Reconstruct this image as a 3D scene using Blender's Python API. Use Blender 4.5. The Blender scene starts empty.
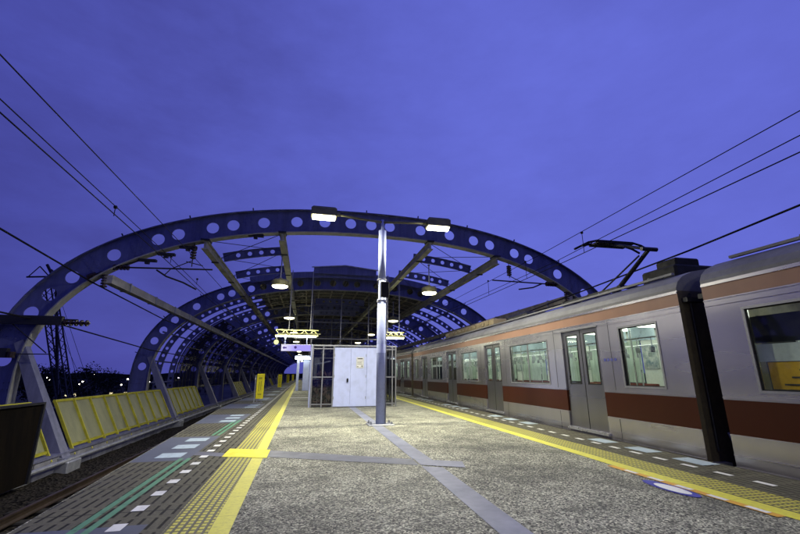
import bpy, bmesh, math, random
from mathutils import Vector, Matrix, noise
random.seed(7)
PI = math.pi
scene = bpy.context.scene
col = scene.collection

# ------------------------------------------------------------------ materials
def newmat(name):
    m = bpy.data.materials.new(name); m.use_nodes = True
    nt = m.node_tree; nt.nodes.clear()
    return m, nt
def N(nt, t, **kw):
    n = nt.nodes.new(t)
    for k, v in kw.items():
        if k.startswith('i_'):
            n.inputs[int(k[2:]) if k[2:].isdigit() else k[2:].replace('_', ' ')].default_value = v
        else: setattr(n, k, v)
    return n
def L(nt, a, b): nt.links.new(a, b)
def rgba(c): return (c[0], c[1], c[2], 1)
def math_(nt, op, a, b=None, c=None, clamp=False):
    n = nt.nodes.new('ShaderNodeMath'); n.operation = op; n.use_clamp = clamp
    for i, v in enumerate((a, b, c)):
        if v is None: continue
        if isinstance(v, (int, float)): n.inputs[i].default_value = v
        else: nt.links.new(v, n.inputs[i])
    return n.outputs[0]
def mixc(nt, f, a, b):
    n = nt.nodes.new('ShaderNodeMix'); n.data_type = 'RGBA'
    if isinstance(f, (int, float)): n.inputs[0].default_value = f
    else: nt.links.new(f, n.inputs[0])
    for i, v in ((6, a), (7, b)):
        if isinstance(v, tuple): n.inputs[i].default_value = rgba(v)
        else: nt.links.new(v, n.inputs[i])
    return n.outputs[2]
def noise_(nt, vec, scale, detail=3, rough=.55):
    n = nt.nodes.new('ShaderNodeTexNoise'); n.inputs['Scale'].default_value = scale
    n.inputs['Detail'].default_value = detail; n.inputs['Roughness'].default_value = rough
    if vec is not None: nt.links.new(vec, n.inputs['Vector'])
    return n.outputs[0]
def ramp(nt, f, a, b, lo=0., hi=1.):
    n = nt.nodes.new('ShaderNodeMapRange'); n.clamp = True
    nt.links.new(f, n.inputs[0]); n.inputs[1].default_value = a; n.inputs[2].default_value = b
    n.inputs[3].default_value = lo; n.inputs[4].default_value = hi
    return n.outputs[0]
def finish(nt, color, rough=.6, metal=0., bump=None, bstr=.3, bdist=.01, emis=None, estr=0, alpha=None, spec=.5):
    b = nt.nodes.new('ShaderNodeBsdfPrincipled'); o = nt.nodes.new('ShaderNodeOutputMaterial')
    if isinstance(color, tuple): b.inputs['Base Color'].default_value = rgba(color)
    else: L(nt, color, b.inputs['Base Color'])
    if isinstance(rough, (int, float)): b.inputs['Roughness'].default_value = rough
    else: L(nt, rough, b.inputs['Roughness'])
    b.inputs['Metallic'].default_value = metal
    b.inputs['Specular IOR Level'].default_value = spec
    if bump is not None:
        bn = nt.nodes.new('ShaderNodeBump'); bn.inputs['Strength'].default_value = bstr; bn.inputs['Distance'].default_value = bdist
        L(nt, bump, bn.inputs['Height']); L(nt, bn.outputs[0], b.inputs['Normal'])
    if emis is not None:
        if isinstance(emis, tuple): b.inputs['Emission Color'].default_value = rgba(emis)
        else: L(nt, emis, b.inputs['Emission Color'])
        b.inputs['Emission Strength'].default_value = estr
    L(nt, b.outputs[0], o.inputs[0])
    return b
def objco(nt): return nt.nodes.new('ShaderNodeTexCoord').outputs['Object']
def geoco(nt): return nt.nodes.new('ShaderNodeNewGeometry').outputs['Position']
def worn(name, c, rough=.6, metal=0., var=.35, scale=3., dirt=None, bstr=.15, streak=False, spec=.22):
    m, nt = newmat(name); p = geoco(nt)
    if streak:
        mp = N(nt, 'ShaderNodeMapping'); L(nt, p, mp.inputs[0]); mp.inputs['Scale'].default_value = (3, 3, .35); p2 = mp.outputs[0]
    else: p2 = p
    n1 = noise_(nt, p2, scale, 6, .65); n2 = noise_(nt, p, scale * 9, 4)
    d = dirt or tuple(x * (1 - var) for x in c)
    f = ramp(nt, n1, .35, .65)
    cc = mixc(nt, f, c, d)
    cc = mixc(nt, ramp(nt, n2, .45, .8, 0, .35), cc, tuple(x * .5 for x in c))
    finish(nt, cc, ramp(nt, n1, .3, .7, max(.05, rough - .12), min(1, rough + .12)), metal, n2, bstr, .004, spec=spec)
    return m
def emit(name, c, s):
    m, nt = newmat(name); e = N(nt, 'ShaderNodeEmission'); e.inputs[0].default_value = rgba(c); e.inputs[1].default_value = s
    o = N(nt, 'ShaderNodeOutputMaterial'); L(nt, e.outputs[0], o.inputs[0]); return m

M = {}
M['arch'] = worn('arch_blue_paint', (.085, .093, .22), .42, 0, .4, 1.3, dirt=(.055, .06, .135), streak=True)
M['plate'] = worn('ridge_plate_lit', (.15, .165, .38), .5)  # arch blue made lighter, standing in for lamplight the plates hardly receive
M['beam'] = worn('beige_beam_paint', (.30, .29, .25), .5, 0, .4, 2.)
M['leg'] = worn('strut_paint', (.15, .155, .225), .5, 0, .35, 1.5, streak=True)
M['steel'] = worn('galvanised_steel', (.36, .37, .4), .45, .5, .35, 4)
M['dark'] = worn('dark_metal', (.022, .022, .026), .5, .2, .4, 3)
M['black'] = worn('black_rubber', (.012, .012, .013), .8, 0, .3, 5)
M['roof'] = worn('canopy_sheet', (.035, .034, .036), .6, .1, .4, 1)
M['purlin'] = worn('purlin_paint', (.34, .31, .24), .55, 0, .5, 2)
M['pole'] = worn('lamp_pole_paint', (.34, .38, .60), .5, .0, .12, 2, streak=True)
M['shade'] = worn('olive_lamp_housing', (.17, .16, .08), .5, .1, .3, 6)
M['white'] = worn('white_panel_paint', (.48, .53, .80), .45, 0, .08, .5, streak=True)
M['frame'] = worn('aluminium_frame', (.28, .28, .3), .4, .6, .2, 6)
M['yellow'] = worn('yellow_frame_paint', (.42, .39, .035), .5, 0, .35, 3)
M['sign_yellow'] = worn('yellow_board_paint', (.75, .66, .03), .5, 0, .15, 5)
M['wire'] = worn('wire_copper_dark', (.012, .012, .014), .6, .3, .3, 2)
M['ins'] = worn('insulator_porcelain', (.03, .02, .02), .25, 0, .3, 8)
M['roofgrey'] = worn('train_roof_paint', (.15, .15, .165), .55, 0, .3, 1.5)
M['bark'] = worn('bark', (.03, .025, .02), .9)
M['leaf'] = worn('night_foliage', (.012, .018, .012), .9, 0, .4, 1)
M['wall'] = worn('house_wall', (.10, .10, .11), .8)
M['hroof'] = worn('house_roof', (.02, .02, .025), .8)
M['lens'] = emit('lamp_lens', (1, .96, .74), 22)
M['lens_dim'] = emit('hanging_lamp_lens', (1, .95, .62), 11)
M['tube'] = emit('fluorescent_tube', (.93, 1, .84), 15)
M['town'] = emit('town_lamp', (1, .93, .75), 14)
M['winlit'] = emit('lit_window', (1, .85, .5), 1.6)

# aggregate concrete
def mat_concrete():
    m, nt = newmat('exposed_aggregate_concrete'); p = geoco(nt)
    v = N(nt, 'ShaderNodeTexVoronoi', feature='F1'); v.inputs['Scale'].default_value = 66; L(nt, p, v.inputs['Vector'])
    rnd = N(nt, 'ShaderNodeSeparateColor'); L(nt, v.outputs['Color'], rnd.inputs[0])
    big = noise_(nt, p, .45, 6, .65); mid = noise_(nt, p, 2.6, 6, .7); sp = noise_(nt, p, 34, 3, .6)
    stone = mixc(nt, ramp(nt, rnd.outputs[0], .2, .95), (.022, .022, .016), (.62, .61, .46))
    stone = mixc(nt, ramp(nt, rnd.outputs[1], .86, .9), stone, (.85, .83, .62))
    stone = mixc(nt, ramp(nt, sp, .36, .66, 0, .7), stone, (.055, .055, .048))
    stone = mixc(nt, ramp(nt, mid, .48, .72, 0, .75), stone, (.045, .045, .036))
    stone = mixc(nt, ramp(nt, mid, .44, .28, 0, .5), stone, (.50, .49, .38))
    stone = mixc(nt, ramp(nt, big, .46, .66, 0, .72), stone, (.04, .04, .036))
    # long stretched scuffs
    mp = N(nt, 'ShaderNodeMapping'); mp.inputs['Scale'].default_value = (1.1, .25, 1); mp.inputs['Rotation'].default_value = (0, 0, 1.1); L(nt, p, mp.inputs[0])
    sc = noise_(nt, mp.outputs[0], 3.2, 8, .75)
    stone = mixc(nt, ramp(nt, sc, .62, .72, 0, .5), stone, (.42, .42, .38))
    sx = N(nt, 'ShaderNodeSeparateXYZ'); L(nt, p, sx.inputs[0])
    wob = math_(nt, 'MULTIPLY', noise_(nt, p, 1.5, 5), .25)
    yy = math_(nt, 'ADD', math_(nt, 'MULTIPLY', sx.outputs[0], .55), math_(nt, 'ADD', sx.outputs[1], wob))
    fr = math_(nt, 'ABSOLUTE', math_(nt, 'SUBTRACT', math_(nt, 'FRACT', math_(nt, 'MULTIPLY', yy, .19)), .62))
    crack = ramp(nt, fr, .0012, .003, 1, 0)
    stone = mixc(nt, math_(nt, 'MULTIPLY', crack, .8), stone, (.02, .02, .018))
    h = math_(nt, 'ADD', math_(nt, 'MULTIPLY', v.outputs['Distance'], -1.0), sp)
    finish(nt, stone, ramp(nt, big, .3, .7, .6, .85), 0, h, .55, .012, spec=.3)
    return m
M['concrete'] = mat_concrete()
def mat_tiles():     # dark cast tiles with short linear grooves running along the platform
    m, nt = newmat('grooved_edge_tiles'); p = geoco(nt)
    s = N(nt, 'ShaderNodeSeparateXYZ'); L(nt, p, s.inputs[0])
    gx = math_(nt, 'FRACT', math_(nt, 'MULTIPLY', s.outputs[0], 1 / .095))
    groove = ramp(nt, math_(nt, 'ABSOLUTE', math_(nt, 'SUBTRACT', gx, .5)), .1, .17, 1, 0)
    gy = math_(nt, 'FRACT', math_(nt, 'MULTIPLY', s.outputs[1], 1 / .36))
    brk = ramp(nt, math_(nt, 'ABSOLUTE', math_(nt, 'SUBTRACT', gy, .5)), .38, .42, 1, 0)
    groove = math_(nt, 'MULTIPLY', groove, brk)
    ty = math_(nt, 'FRACT', math_(nt, 'MULTIPLY', s.outputs[1], 1 / .9))
    seam = ramp(nt, math_(nt, 'ABSOLUTE', math_(nt, 'SUBTRACT', ty, .5)), .485, .492, 0, 1)
    n1 = noise_(nt, p, 1.6, 6, .7); n2 = noise_(nt, p, 30, 4, .7)
    c = mixc(nt, n1, (.055, .052, .038), (.17, .16, .115))
    c = mixc(nt, ramp(nt, n2, .4, .75, 0, .6), c, (.035, .034, .026))
    c = mixc(nt, math_(nt, 'MULTIPLY', groove, .95), c, (.008, .008, .007))
    c = mixc(nt, math_(nt, 'MULTIPLY', seam, .9), c, (.02, .02, .018))
    finish(nt, c, ramp(nt, n1, .3, .7, .55, .8), 0, math_(nt, 'SUBTRACT', n2, groove), .5, .008, spec=.12)
    return m
M['tiles'] = mat_tiles()
def mat_tact(name, dots):
    m, nt = newmat(name); p = geoco(nt)
    s = N(nt, 'ShaderNodeSeparateXYZ'); L(nt, p, s.inputs[0])
    n1 = noise_(nt, p, 2.2, 6, .75); n2 = noise_(nt, p, 22, 4, .7)
    y = mixc(nt, n1, (.74, .68, .05), (.52, .50, .07))
    y = mixc(nt, ramp(nt, n2, .48, .75, 0, .5), y, (.26, .23, .06))
    if dots:
        fx = math_(nt, 'SUBTRACT', math_(nt, 'FRACT', math_(nt, 'MULTIPLY', s.outputs[0], 1 / .06)), .5)
        fy = math_(nt, 'SUBTRACT', math_(nt, 'FRACT', math_(nt, 'MULTIPLY', s.outputs[1], 1 / .075)), .5)
        if dots == 1:
            r = math_(nt, 'MAXIMUM', math_(nt, 'ABSOLUTE', fx), math_(nt, 'MULTIPLY', math_(nt, 'ABSOLUTE', fy), .9))
        else:
            r = math_(nt, 'ABSOLUTE', fx)
        dome = ramp(nt, r, .26, .36, 1, 0)
        base = mixc(nt, n1, (.12, .11, .05), (.06, .055, .03))
        y = mixc(nt, math_(nt, 'ADD', math_(nt, 'MULTIPLY', dome, .85), .0), base, y)
        ty = math_(nt, 'FRACT', math_(nt, 'MULTIPLY', s.outputs[1], 1 / .3))
        seam = ramp(nt, math_(nt, 'ABSOLUTE', math_(nt, 'SUBTRACT', ty, .5)), .47, .485, 0, 1)
        y = mixc(nt, math_(nt, 'MULTIPLY', seam, .7), y, (.05, .05, .02))
        finish(nt, y, .6, 0, dome, .8, .006)
    else:
        ty = math_(nt, 'FRACT', math_(nt, 'MULTIPLY', s.outputs[1], 1 / .6))
        seam = ramp(nt, math_(nt, 'ABSOLUTE', math_(nt, 'SUBTRACT', ty, .5)), .492, .496, 0, 1)
        y = mixc(nt, math_(nt, 'MULTIPLY', seam, .6), y, (.08, .07, .02))
        finish(nt, y, .55, 0, n2, .2, .003)
    return m
M['tact'] = mat_tact('dotted_tactile_tiles', 1)
M['yline'] = mat_tact('yellow_warning_strip', 0)
def paint(name, c, wear=.5):
    m, nt = newmat(name); p = geoco(nt); n1 = noise_(nt, p, 9, 7, .75); n2 = noise_(nt, p, 1.7, 5)
    cc = mixc(nt, ramp(nt, n1, .52, .7, 0, wear), c, tuple(x * .3 for x in c))
    cc = mixc(nt, ramp(nt, n2, .4, .7, 0, .35), cc, tuple(x * .55 for x in c))
    finish(nt, cc, .6, 0, n1, .15, .003); return m
M['pwhite'] = paint('white_road_paint', (.72, .72, .68))
M['pblue'] = paint('pale_blue_marking', (.36, .44, .50), .7)
M['pband'] = paint('grey_blue_band', (.07, .08, .115), .4)
M['pgreen'] = paint('green_line_paint', (.08, .24, .13), .8)
M['porange'] = paint('orange_strip_paint', (.62, .33, .04), .3)
M['pblue2'] = paint('blue_sticker', (.03, .03, .30), .1)
M['strip'] = worn('smooth_grey_strip', (.225, .235, .30), .5, 0, .3, 1.2, bstr=.1)
M['strip2'] = worn('smooth_dark_strip', (.15, .155, .19), .5, 0, .35, 1.5, bstr=.1)
M['curb'] = worn('concrete_upstand', (.26, .26, .29), .8, 0, .5, 2)
M['slab'] = worn('platform_side_concrete', (.05, .05, .052), .85, 0, .5, 2)
def mat_ballast():
    m, nt = newmat('dark_ballast'); p = geoco(nt)
    v = N(nt, 'ShaderNodeTexVoronoi', feature='F1'); v.inputs['Scale'].default_value = 16; L(nt, p, v.inputs['Vector'])
    s = N(nt, 'ShaderNodeSeparateColor'); L(nt, v.outputs['Color'], s.inputs[0])
    c = mixc(nt, s.outputs[0], (.006, .0055, .005), (.04, .035, .028))
    finish(nt, c, .95, 0, v.outputs['Distance'], 1, .05, spec=.03); return m
M['ballast'] = mat_ballast()
M['rail'] = worn('rail_steel', (.05, .035, .025), .5, .3, .4, 3)
M['sleeper'] = worn('sleeper_concrete', (.022, .02, .017), .85)
M['darkpanel'] = worn('weathered_dark_panel', (.008, .006, .004), .85, 0, .45, 1.2, dirt=(.003, .003, .003), streak=True, spec=.03)
def mat_fence():
    m, nt = newmat('translucent_cream_panel'); p = geoco(nt)
    mp = N(nt, 'ShaderNodeMapping'); mp.inputs['Scale'].default_value = (1, 1.5, .4); L(nt, p, mp.inputs[0])
    n1 = ramp(nt, noise_(nt, mp.outputs[0], 1.5, 6, .7), .3, .7)
    c = mixc(nt, n1, (.23, .23, .11), (.12, .125, .065))
    finish(nt, c, .5, 0, n1, .1, .01); return m
M['fence'] = mat_fence()
# train
def mat_stain(name, c, rough=.32, metal=.75, sp=.5):
    m, nt = newmat(name); p = objco(nt)
    mp = N(nt, 'ShaderNodeMapping'); mp.inputs['Scale'].default_value = (1, .25, 2.2); L(nt, p, mp.inputs[0])
    br = noise_(nt, mp.outputs[0], .8, 1, .4)
    mp2 = N(nt, 'ShaderNodeMapping'); mp2.inputs['Scale'].default_value = (1, 2.2, .3); L(nt, p, mp2.inputs[0])
    st = noise_(nt, mp2.outputs[0], 1.2, 2, .5)
    cc = mixc(nt, ramp(nt, st, .4, .85, 0, .28), c, tuple(x * .6 for x in c))
    finish(nt, cc, ramp(nt, br, .3, .7, rough - .03, rough + .03), metal, spec=sp); return m
M['stain'] = mat_stain('brushed_stainless', (.47, .45, .47), .27, .9)
M['doorst'] = mat_stain('door_stainless', (.20, .195, .21), .30, .85)
M['orange'] = mat_stain('dull_orange_stripe', (.25, .145, .105), .42, .0, .18)
M['brown'] = mat_stain('red_brown_stripe', (.040, .011, .005), .35, .0, .12)
M['int'] = worn('cabin_lining', (.62, .64, .58), .5, 0, .1, 2)
M['intfloor'] = worn('cabin_floor', (.2, .2, .2), .5)
M['seatf'] = worn('seat_fabric', (.17, .05, .035), .85)
M['blind'] = worn('pale_roller_blind', (.42, .50, .42), .7, 0, .4, 5, streak=True)
M['advert'] = worn('printed_advert', (.10, .16, .18), .5, 0, .8, 7, dirt=(.55, .55, .48))
M['poster'] = worn('orange_poster', (.75, .42, .03), .6, 0, .15, 4)
def mat_glass(name, tint=(1, 1, 1), tr=.85):
    m, nt = newmat(name); g = N(nt, 'ShaderNodeBsdfGlossy'); g.inputs['Roughness'].default_value = .04
    t = N(nt, 'ShaderNodeBsdfTransparent'); t.inputs[0].default_value = rgba(tuple(x * tr for x in tint))
    ge = nt.nodes.new('ShaderNodeNewGeometry'); dt = N(nt, 'ShaderNodeVectorMath', operation='DOT_PRODUCT'); L(nt, ge.outputs['Incoming'], dt.inputs[0]); L(nt, ge.outputs['Normal'], dt.inputs[1])
    ca = math_(nt, 'SUBTRACT', 1.0, math_(nt, 'ABSOLUTE', dt.outputs['Value'])); sch = math_(nt, 'ADD', math_(nt, 'MULTIPLY', math_(nt, 'POWER', ca, 5.0), .9), .06)
    p = geoco(nt); n1 = noise_(nt, p, 3, 5, .7)
    fac = math_(nt, 'ADD', sch, ramp(nt, n1, .4, .8, 0, .05))
    mx = N(nt, 'ShaderNodeMixShader'); L(nt, fac, mx.inputs[0]); L(nt, t.outputs[0], mx.inputs[1]); L(nt, g.outputs[0], mx.inputs[2])
    o = N(nt, 'ShaderNodeOutputMaterial'); L(nt, mx.outputs[0], o.inputs[0]); return m
M['glass'] = mat_glass('window_glass', (.92, 1, .97), .82)
M['glassd'] = mat_glass('enclosure_glass', (.8, .85, .9), .5)
def mat_signface():
    m, nt = newmat('backlit_sign_face'); p = objco(nt); s = N(nt, 'ShaderNodeSeparateXYZ'); L(nt, p, s.inputs[0])
    c = mixc(nt, ramp(nt, s.outputs[0], -.1, .6), (.95, .93, 1), (.42, .36, .95))
    e = N(nt, 'ShaderNodeEmission'); L(nt, c, e.inputs[0]); e.inputs[1].default_value = 1.0
    o = N(nt, 'ShaderNodeOutputMaterial'); L(nt, e.outputs[0], o.inputs[0]); return m
M['signface'] = mat_signface()

# ------------------------------------------------------------------ mesh helpers
class MB:
    def __init__(s): s.v = []; s.f = []; s.smooth = False
    def add(s, vs, fs):
        o = len(s.v); s.v += [tuple(v) for v in vs]; s.f += [tuple(i + o for i in f) for f in fs]; return s
    def box(s, x0, x1, y0, y1, z0, z1, bev=0):
        if bev:
            b = bev
            xs = [(x0 + b, y0 + b), (x1 - b, y0 + b), (x1 - b, y1 - b), (x0 + b, y1 - b)]
            xo = [(x0 + b, y0), (x1 - b, y0), (x1, y0 + b), (x1, y1 - b), (x1 - b, y1), (x0 + b, y1), (x0, y1 - b), (x0, y0 + b)]
            V = [(x, y, z0) for x, y in xo] + [(x, y, z1 - b) for x, y in xo] + [(x, y, z1) for x, y in xs]
            F = [tuple(range(7, -1, -1))] + [(i, (i + 1) % 8, 8 + (i + 1) % 8, 8 + i) for i in range(8)]
            t = 16
            F += [(8, 9, t + 1, t), (9, 10, t + 1), (10, 11, t + 2, t + 1), (11, 12, t + 2), (12, 13, t + 3, t + 2), (13, 14, t + 3), (14, 15, t, t + 3), (15, 8, t), (t, t + 1, t + 2, t + 3)]
            return s.add(V, F)
        V = [(x0, y0, z0), (x1, y0, z0), (x1, y1, z0), (x0, y1, z0), (x0, y0, z1), (x1, y0, z1), (x1, y1, z1), (x0, y1, z1)]
        return s.add(V, [(3, 2, 1, 0), (4, 5, 6, 7), (0, 1, 5, 4), (1, 2, 6, 5), (2, 3, 7, 6), (3, 0, 4, 7)])
    def bar(s, a, b, w, d, up=(0, 0, 1), w2=None, d2=None):
        a = Vector(a); b = Vector(b); t = (b - a).normalized(); u = Vector(up)
        if abs(t.dot(u)) > .95: u = Vector((0, 1, 0))
        sx = t.cross(u).normalized(); sy = sx.cross(t).normalized(); w2 = w2 or w; d2 = d2 or d
        V = [a + sx * (i * w / 2) + sy * (j * d / 2) for i, j in ((-1, -1), (1, -1), (1, 1), (-1, 1))]
        V += [b + sx * (i * w2 / 2) + sy * (j * d2 / 2) for i, j in ((-1, -1), (1, -1), (1, 1), (-1, 1))]
        return s.add(V, [(3, 2, 1, 0), (4, 5, 6, 7), (0, 1, 5, 4), (1, 2, 6, 5), (2, 3, 7, 6), (3, 0, 4, 7)])
    def tube(s, pts, r, n=8, cap=True, r2=None):
        pts = [Vector(p) for p in pts]; k = len(pts); V = []
        for i, p in enumerate(pts):
            t = (pts[min(i + 1, k - 1)] - pts[max(i - 1, 0)]).normalized()
            u = Vector((0, 0, 1)) if abs(t.z) < .95 else Vector((0, 1, 0))
            a = t.cross(u).normalized(); b = a.cross(t)
            rr = r if r2 is None else r + (r2 - r) * i / max(1, k - 1)
            V += [p + a * math.cos(2 * PI * j / n) * rr + b * math.sin(2 * PI * j / n) * rr for j in range(n)]
        F = [(i * n + j, i * n + (j + 1) % n, (i + 1) * n + (j + 1) % n, (i + 1) * n + j) for i in range(k - 1) for j in range(n)]
        if cap: F += [tuple(range(n - 1, -1, -1)), tuple((k - 1) * n + j for j in range(n))]
        return s.add(V, F)
    def lathe(s, prof, c=(0, 0, 0), n=20):     # prof [(r,z)]
        V = []; k = len(prof)
        for r, z in prof: V += [(c[0] + r * math.cos(2 * PI * j / n), c[1] + r * math.sin(2 * PI * j / n), c[2] + z) for j in range(n)]
        F = [(i * n + j, i * n + (j + 1) % n, (i + 1) * n + (j + 1) % n, (i + 1) * n + j) for i in range(k - 1) for j in range(n)]
        F += [tuple(range(n - 1, -1, -1)), tuple((k - 1) * n + j for j in range(n))]
        return s.add(V, F)
    def sheet(s, quads, z):
        for q in quads: s.add([(x, y, z) for x, y in q], [(0, 1, 2, 3)])
        return s
    def bend(s, fn): s.v = [fn(v) for v in s.v]; return s
    def build(s, name, mat, parent=None, smooth=False, fixn=True):
        me = bpy.data.meshes.new(name); me.from_pydata(s.v, [], s.f)
        if fixn:
            bm = bmesh.new(); bm.from_mesh(me); bmesh.ops.recalc_face_normals(bm, faces=bm.faces); bm.to_mesh(me); bm.free()
        me.materials.append(mat)
        if smooth:
            for p in me.polygons: p.use_smooth = True
        me.update()
        o = bpy.data.objects.new(name, me); col.objects.link(o)
        if parent: o.parent = parent
        return o
def tag(o, label=None, cat=None, group=None, kind=None):
    if label: o['label'] = label
    if cat: o['category'] = cat
    if group: o['group'] = group
    if kind: o['kind'] = kind
    return o
def empty(name, label, cat, loc=(0, 0, 0), rz=0, group=None):
    o = bpy.data.objects.new(name, None); col.objects.link(o); o.location = loc; o.rotation_euler = (0, 0, rz)
    o.empty_display_size = .2
    return tag(o, label, cat, group)
def copy_tree(o, parent=None):
    kids = [c for c in bpy.data.objects if c.parent is o]
    c = o.copy(); col.objects.link(c); c.parent = parent
    for k in kids: copy_tree(k, c)
    return c
ORD = ['first', 'second', 'third', 'fourth', 'fifth', 'sixth', 'seventh', 'eighth', 'ninth', 'tenth', 'eleventh', 'twelfth', 'thirteenth', 'fourteenth', 'fifteenth', 'sixteenth']

# ------------------------------------------------------------------ camera
H = 1.2
F_PX = 400.0
hy, vx = 375.0, 306.0
p = math.atan((hy - 267) / F_PX)
r = Vector((1, 0, 0)); u = Vector((0, -math.sin(p), math.cos(p))); w = Vector((0, math.cos(p), math.sin(p)))
d = (vx - 400) / F_PX * r - (hy - 267) / F_PX * u + w
a = math.atan2(d.x, d.y)
cam = bpy.data.cameras.new('camera'); cam.sensor_width = 36; cam.lens = 36 * F_PX / 800; cam.clip_end = 3000; cam.clip_start = .05
co = bpy.data.objects.new('camera', cam); col.objects.link(co)
co.location = (0, 0, H)
R = Matrix((r, u, -w)).transposed(); R = Matrix.Rotation(a, 3, 'Z') @ R
co.rotation_euler = R.to_euler()
scene.camera = co

# ------------------------------------------------------------------ world
wd = bpy.data.worlds.new('World'); scene.world = wd; wd.use_nodes = True
nt = wd.node_tree; nt.nodes.clear()
tc = N(nt, 'ShaderNodeTexCoord').outputs['Generated']
sky = N(nt, 'ShaderNodeTexSky', sky_type='NISHITA', sun_disc=False); sky.sun_elevation = math.radians(-2); sky.sun_rotation = math.radians(40)
sx = N(nt, 'ShaderNodeSeparateXYZ'); L(nt, tc, sx.inputs[0])
side = math_(nt, 'ADD', math_(nt, 'MULTIPLY', sx.outputs[0], .95), math_(nt, 'MULTIPLY', sx.outputs[2], .12))
base = mixc(nt, ramp(nt, side, -.8, .45), (.040, .043, .262), (.126, .150, .650))
mp = N(nt, 'ShaderNodeMapping'); mp.inputs['Scale'].default_value = (1, 1, 2.4); L(nt, tc, mp.inputs[0])
c1 = noise_(nt, mp.outputs[0], 1.9, 7, .62); c2 = noise_(nt, mp.outputs[0], 6.5, 6, .6)
cloud = math_(nt, 'ADD', math_(nt, 'MULTIPLY', c1, .75), math_(nt, 'MULTIPLY', c2, .25))
left = ramp(nt, sx.outputs[0], -.9, .25, .9, .28)
base = mixc(nt, math_(nt, 'MULTIPLY', ramp(nt, cloud, .38, .68), left), base, (.036, .034, .185))
hz = ramp(nt, sx.outputs[2], .0, .16, .38, 0)
base = mixc(nt, hz, base, (.055, .055, .28))
base = mixc(nt, ramp(nt, sx.outputs[0], .45, 1.0, 0, .3), base, (.07, .075, .40))
add = N(nt, 'ShaderNodeMix', data_type='RGBA', blend_type='ADD'); add.inputs[0].default_value = .02
L(nt, base, add.inputs[6]); L(nt, sky.outputs[0], add.inputs[7])
bg = N(nt, 'ShaderNodeBackground'); L(nt, add.outputs[2], bg.inputs[0]); bg.inputs[1].default_value = 1.08
wo = N(nt, 'ShaderNodeOutputWorld'); L(nt, bg.outputs[0], wo.inputs[0])
sun = bpy.data.lights.new('dusk_sun', 'SUN'); sun.energy = .03; sun.angle = math.radians(20); sun.color = (.7, .72, 1)
so = bpy.data.objects.new('dusk_sun', sun); col.objects.link(so); so.rotation_euler = (math.radians(60), 0, math.radians(40)); so.location = (0, 0, 50)

def area(name, loc, power, sx_, sy_, color, parent=None, rot=(0, 0, 0), spread=PI):
    l = bpy.data.lights.new(name, 'AREA'); l.shape = 'RECTANGLE'; l.size = sx_; l.size_y = sy_; l.energy = power; l.color = color; l.spread = spread
    o = bpy.data.objects.new(name, l); col.objects.link(o); o.location = loc; o.rotation_euler = rot
    if parent: o.parent = parent
    return o
WARM = (1, .97, .74)

# ------------------------------------------------------------------ bends of the island platform
def dR(y): return .03 * (min(max(y, 5), 25) - 5)
def dL(y): return -.012 * (min(max(y, -20), 60) - 4)
def edgeL(y): return -2.2 - .065 * (min(max(y, 4), 18) - 4)
def edgeR(y): return 5.72 + dR(y)
YS = [-12 + i for i in range(0, 30)] + [18 + 2 * i for i in range(0, 76)]
Y1 = YS[-1]
def ribbon(mb, fa, fb, z, y0, y1, step=1.0):
    n = max(1, round((y1 - y0) / step))
    for i in range(n):
        a_, b_ = y0 + (y1 - y0) * i / n, y0 + (y1 - y0) * (i + 1) / n
        mb.add([(fa(a_), a_, z), (fb(a_), a_, z), (fb(b_), b_, z), (fa(b_), b_, z)], [(0, 1, 2, 3)])
    return mb

# ------------------------------------------------------------------ setting
g = MB(); g.add([(-1500, -300, -9), (1500, -300, -9), (1500, 2500, -9), (-1500, 2500, -9)], [(0, 1, 2, 3)])
M['ground'] = worn('night_ground', (.02, .022, .024), .9, 0, .5, .02)
tag(g.build('ground', M['ground']), 'dark town ground far below the elevated tracks', 'ground', kind='structure')
g = MB(); g.box(-9.2, 13.2, -20, 180, -2.2, -1.5)
tag(g.build('viaduct_deck', M['slab']), 'concrete deck carrying the tracks and the platform', 'deck', kind='structure')
g = MB()
# ballast with real unevenness
def ballast(x0, x1, y0, y1, seed):
    nx, ny = 26, 240; V = []
    for j in range(ny + 1):
        y = y0 + (y1 - y0) * (j / ny) ** 1.6
        for i in range(nx + 1):
            x = x0 + (x1 - x0) * i / nx
            V.append((x, y, -1.27 + .05 * noise.noise(Vector((x * 3, y * 3, seed))) + .03 * noise.noise(Vector((x * 9, y * 9, seed)))))
    F = [(j * (nx + 1) + i, j * (nx + 1) + i + 1, (j + 1) * (nx + 1) + i + 1, (j + 1) * (nx + 1) + i) for j in range(ny) for i in range(nx)]
    return V, F
g.add(*ballast(-6.5, -2.0, -12, 165, 1)); g.add(*ballast(5.6, 12, -12, 165, 5))
tag(g.build('track_bed', M['ballast'], smooth=True), 'dark stone ballast beneath the rails', 'ballast', kind='structure')
# platform body: slab edges follow the bends
pf = MB(); V = []; F = []
for y in YS:
    l, r_ = edgeL(y), edgeR(y)
    V += [(l, y, 0), (r_, y, 0), (r_, y, -.22), (r_ - .35, y, -.24), (r_ - .35, y, -1.5), (l + .35, y, -1.5), (l + .35, y, -.24), (l, y, -.22)]
for i in range(len(YS) - 1):
    for j in range(8):
        F.append((i * 8 + j, i * 8 + (j + 1) % 8, (i + 1) * 8 + (j + 1) % 8, (i + 1) * 8 + j))
F += [tuple(range(8)), tuple((len(YS) - 1) * 8 + j for j in range(8))]
pf.add(V, F)
platform = pf.build('platform', M['concrete'])
tag(platform, 'long island platform of speckled aggregate concrete between the two tracks', 'platform', kind='structure')
PW = Y1
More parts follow.
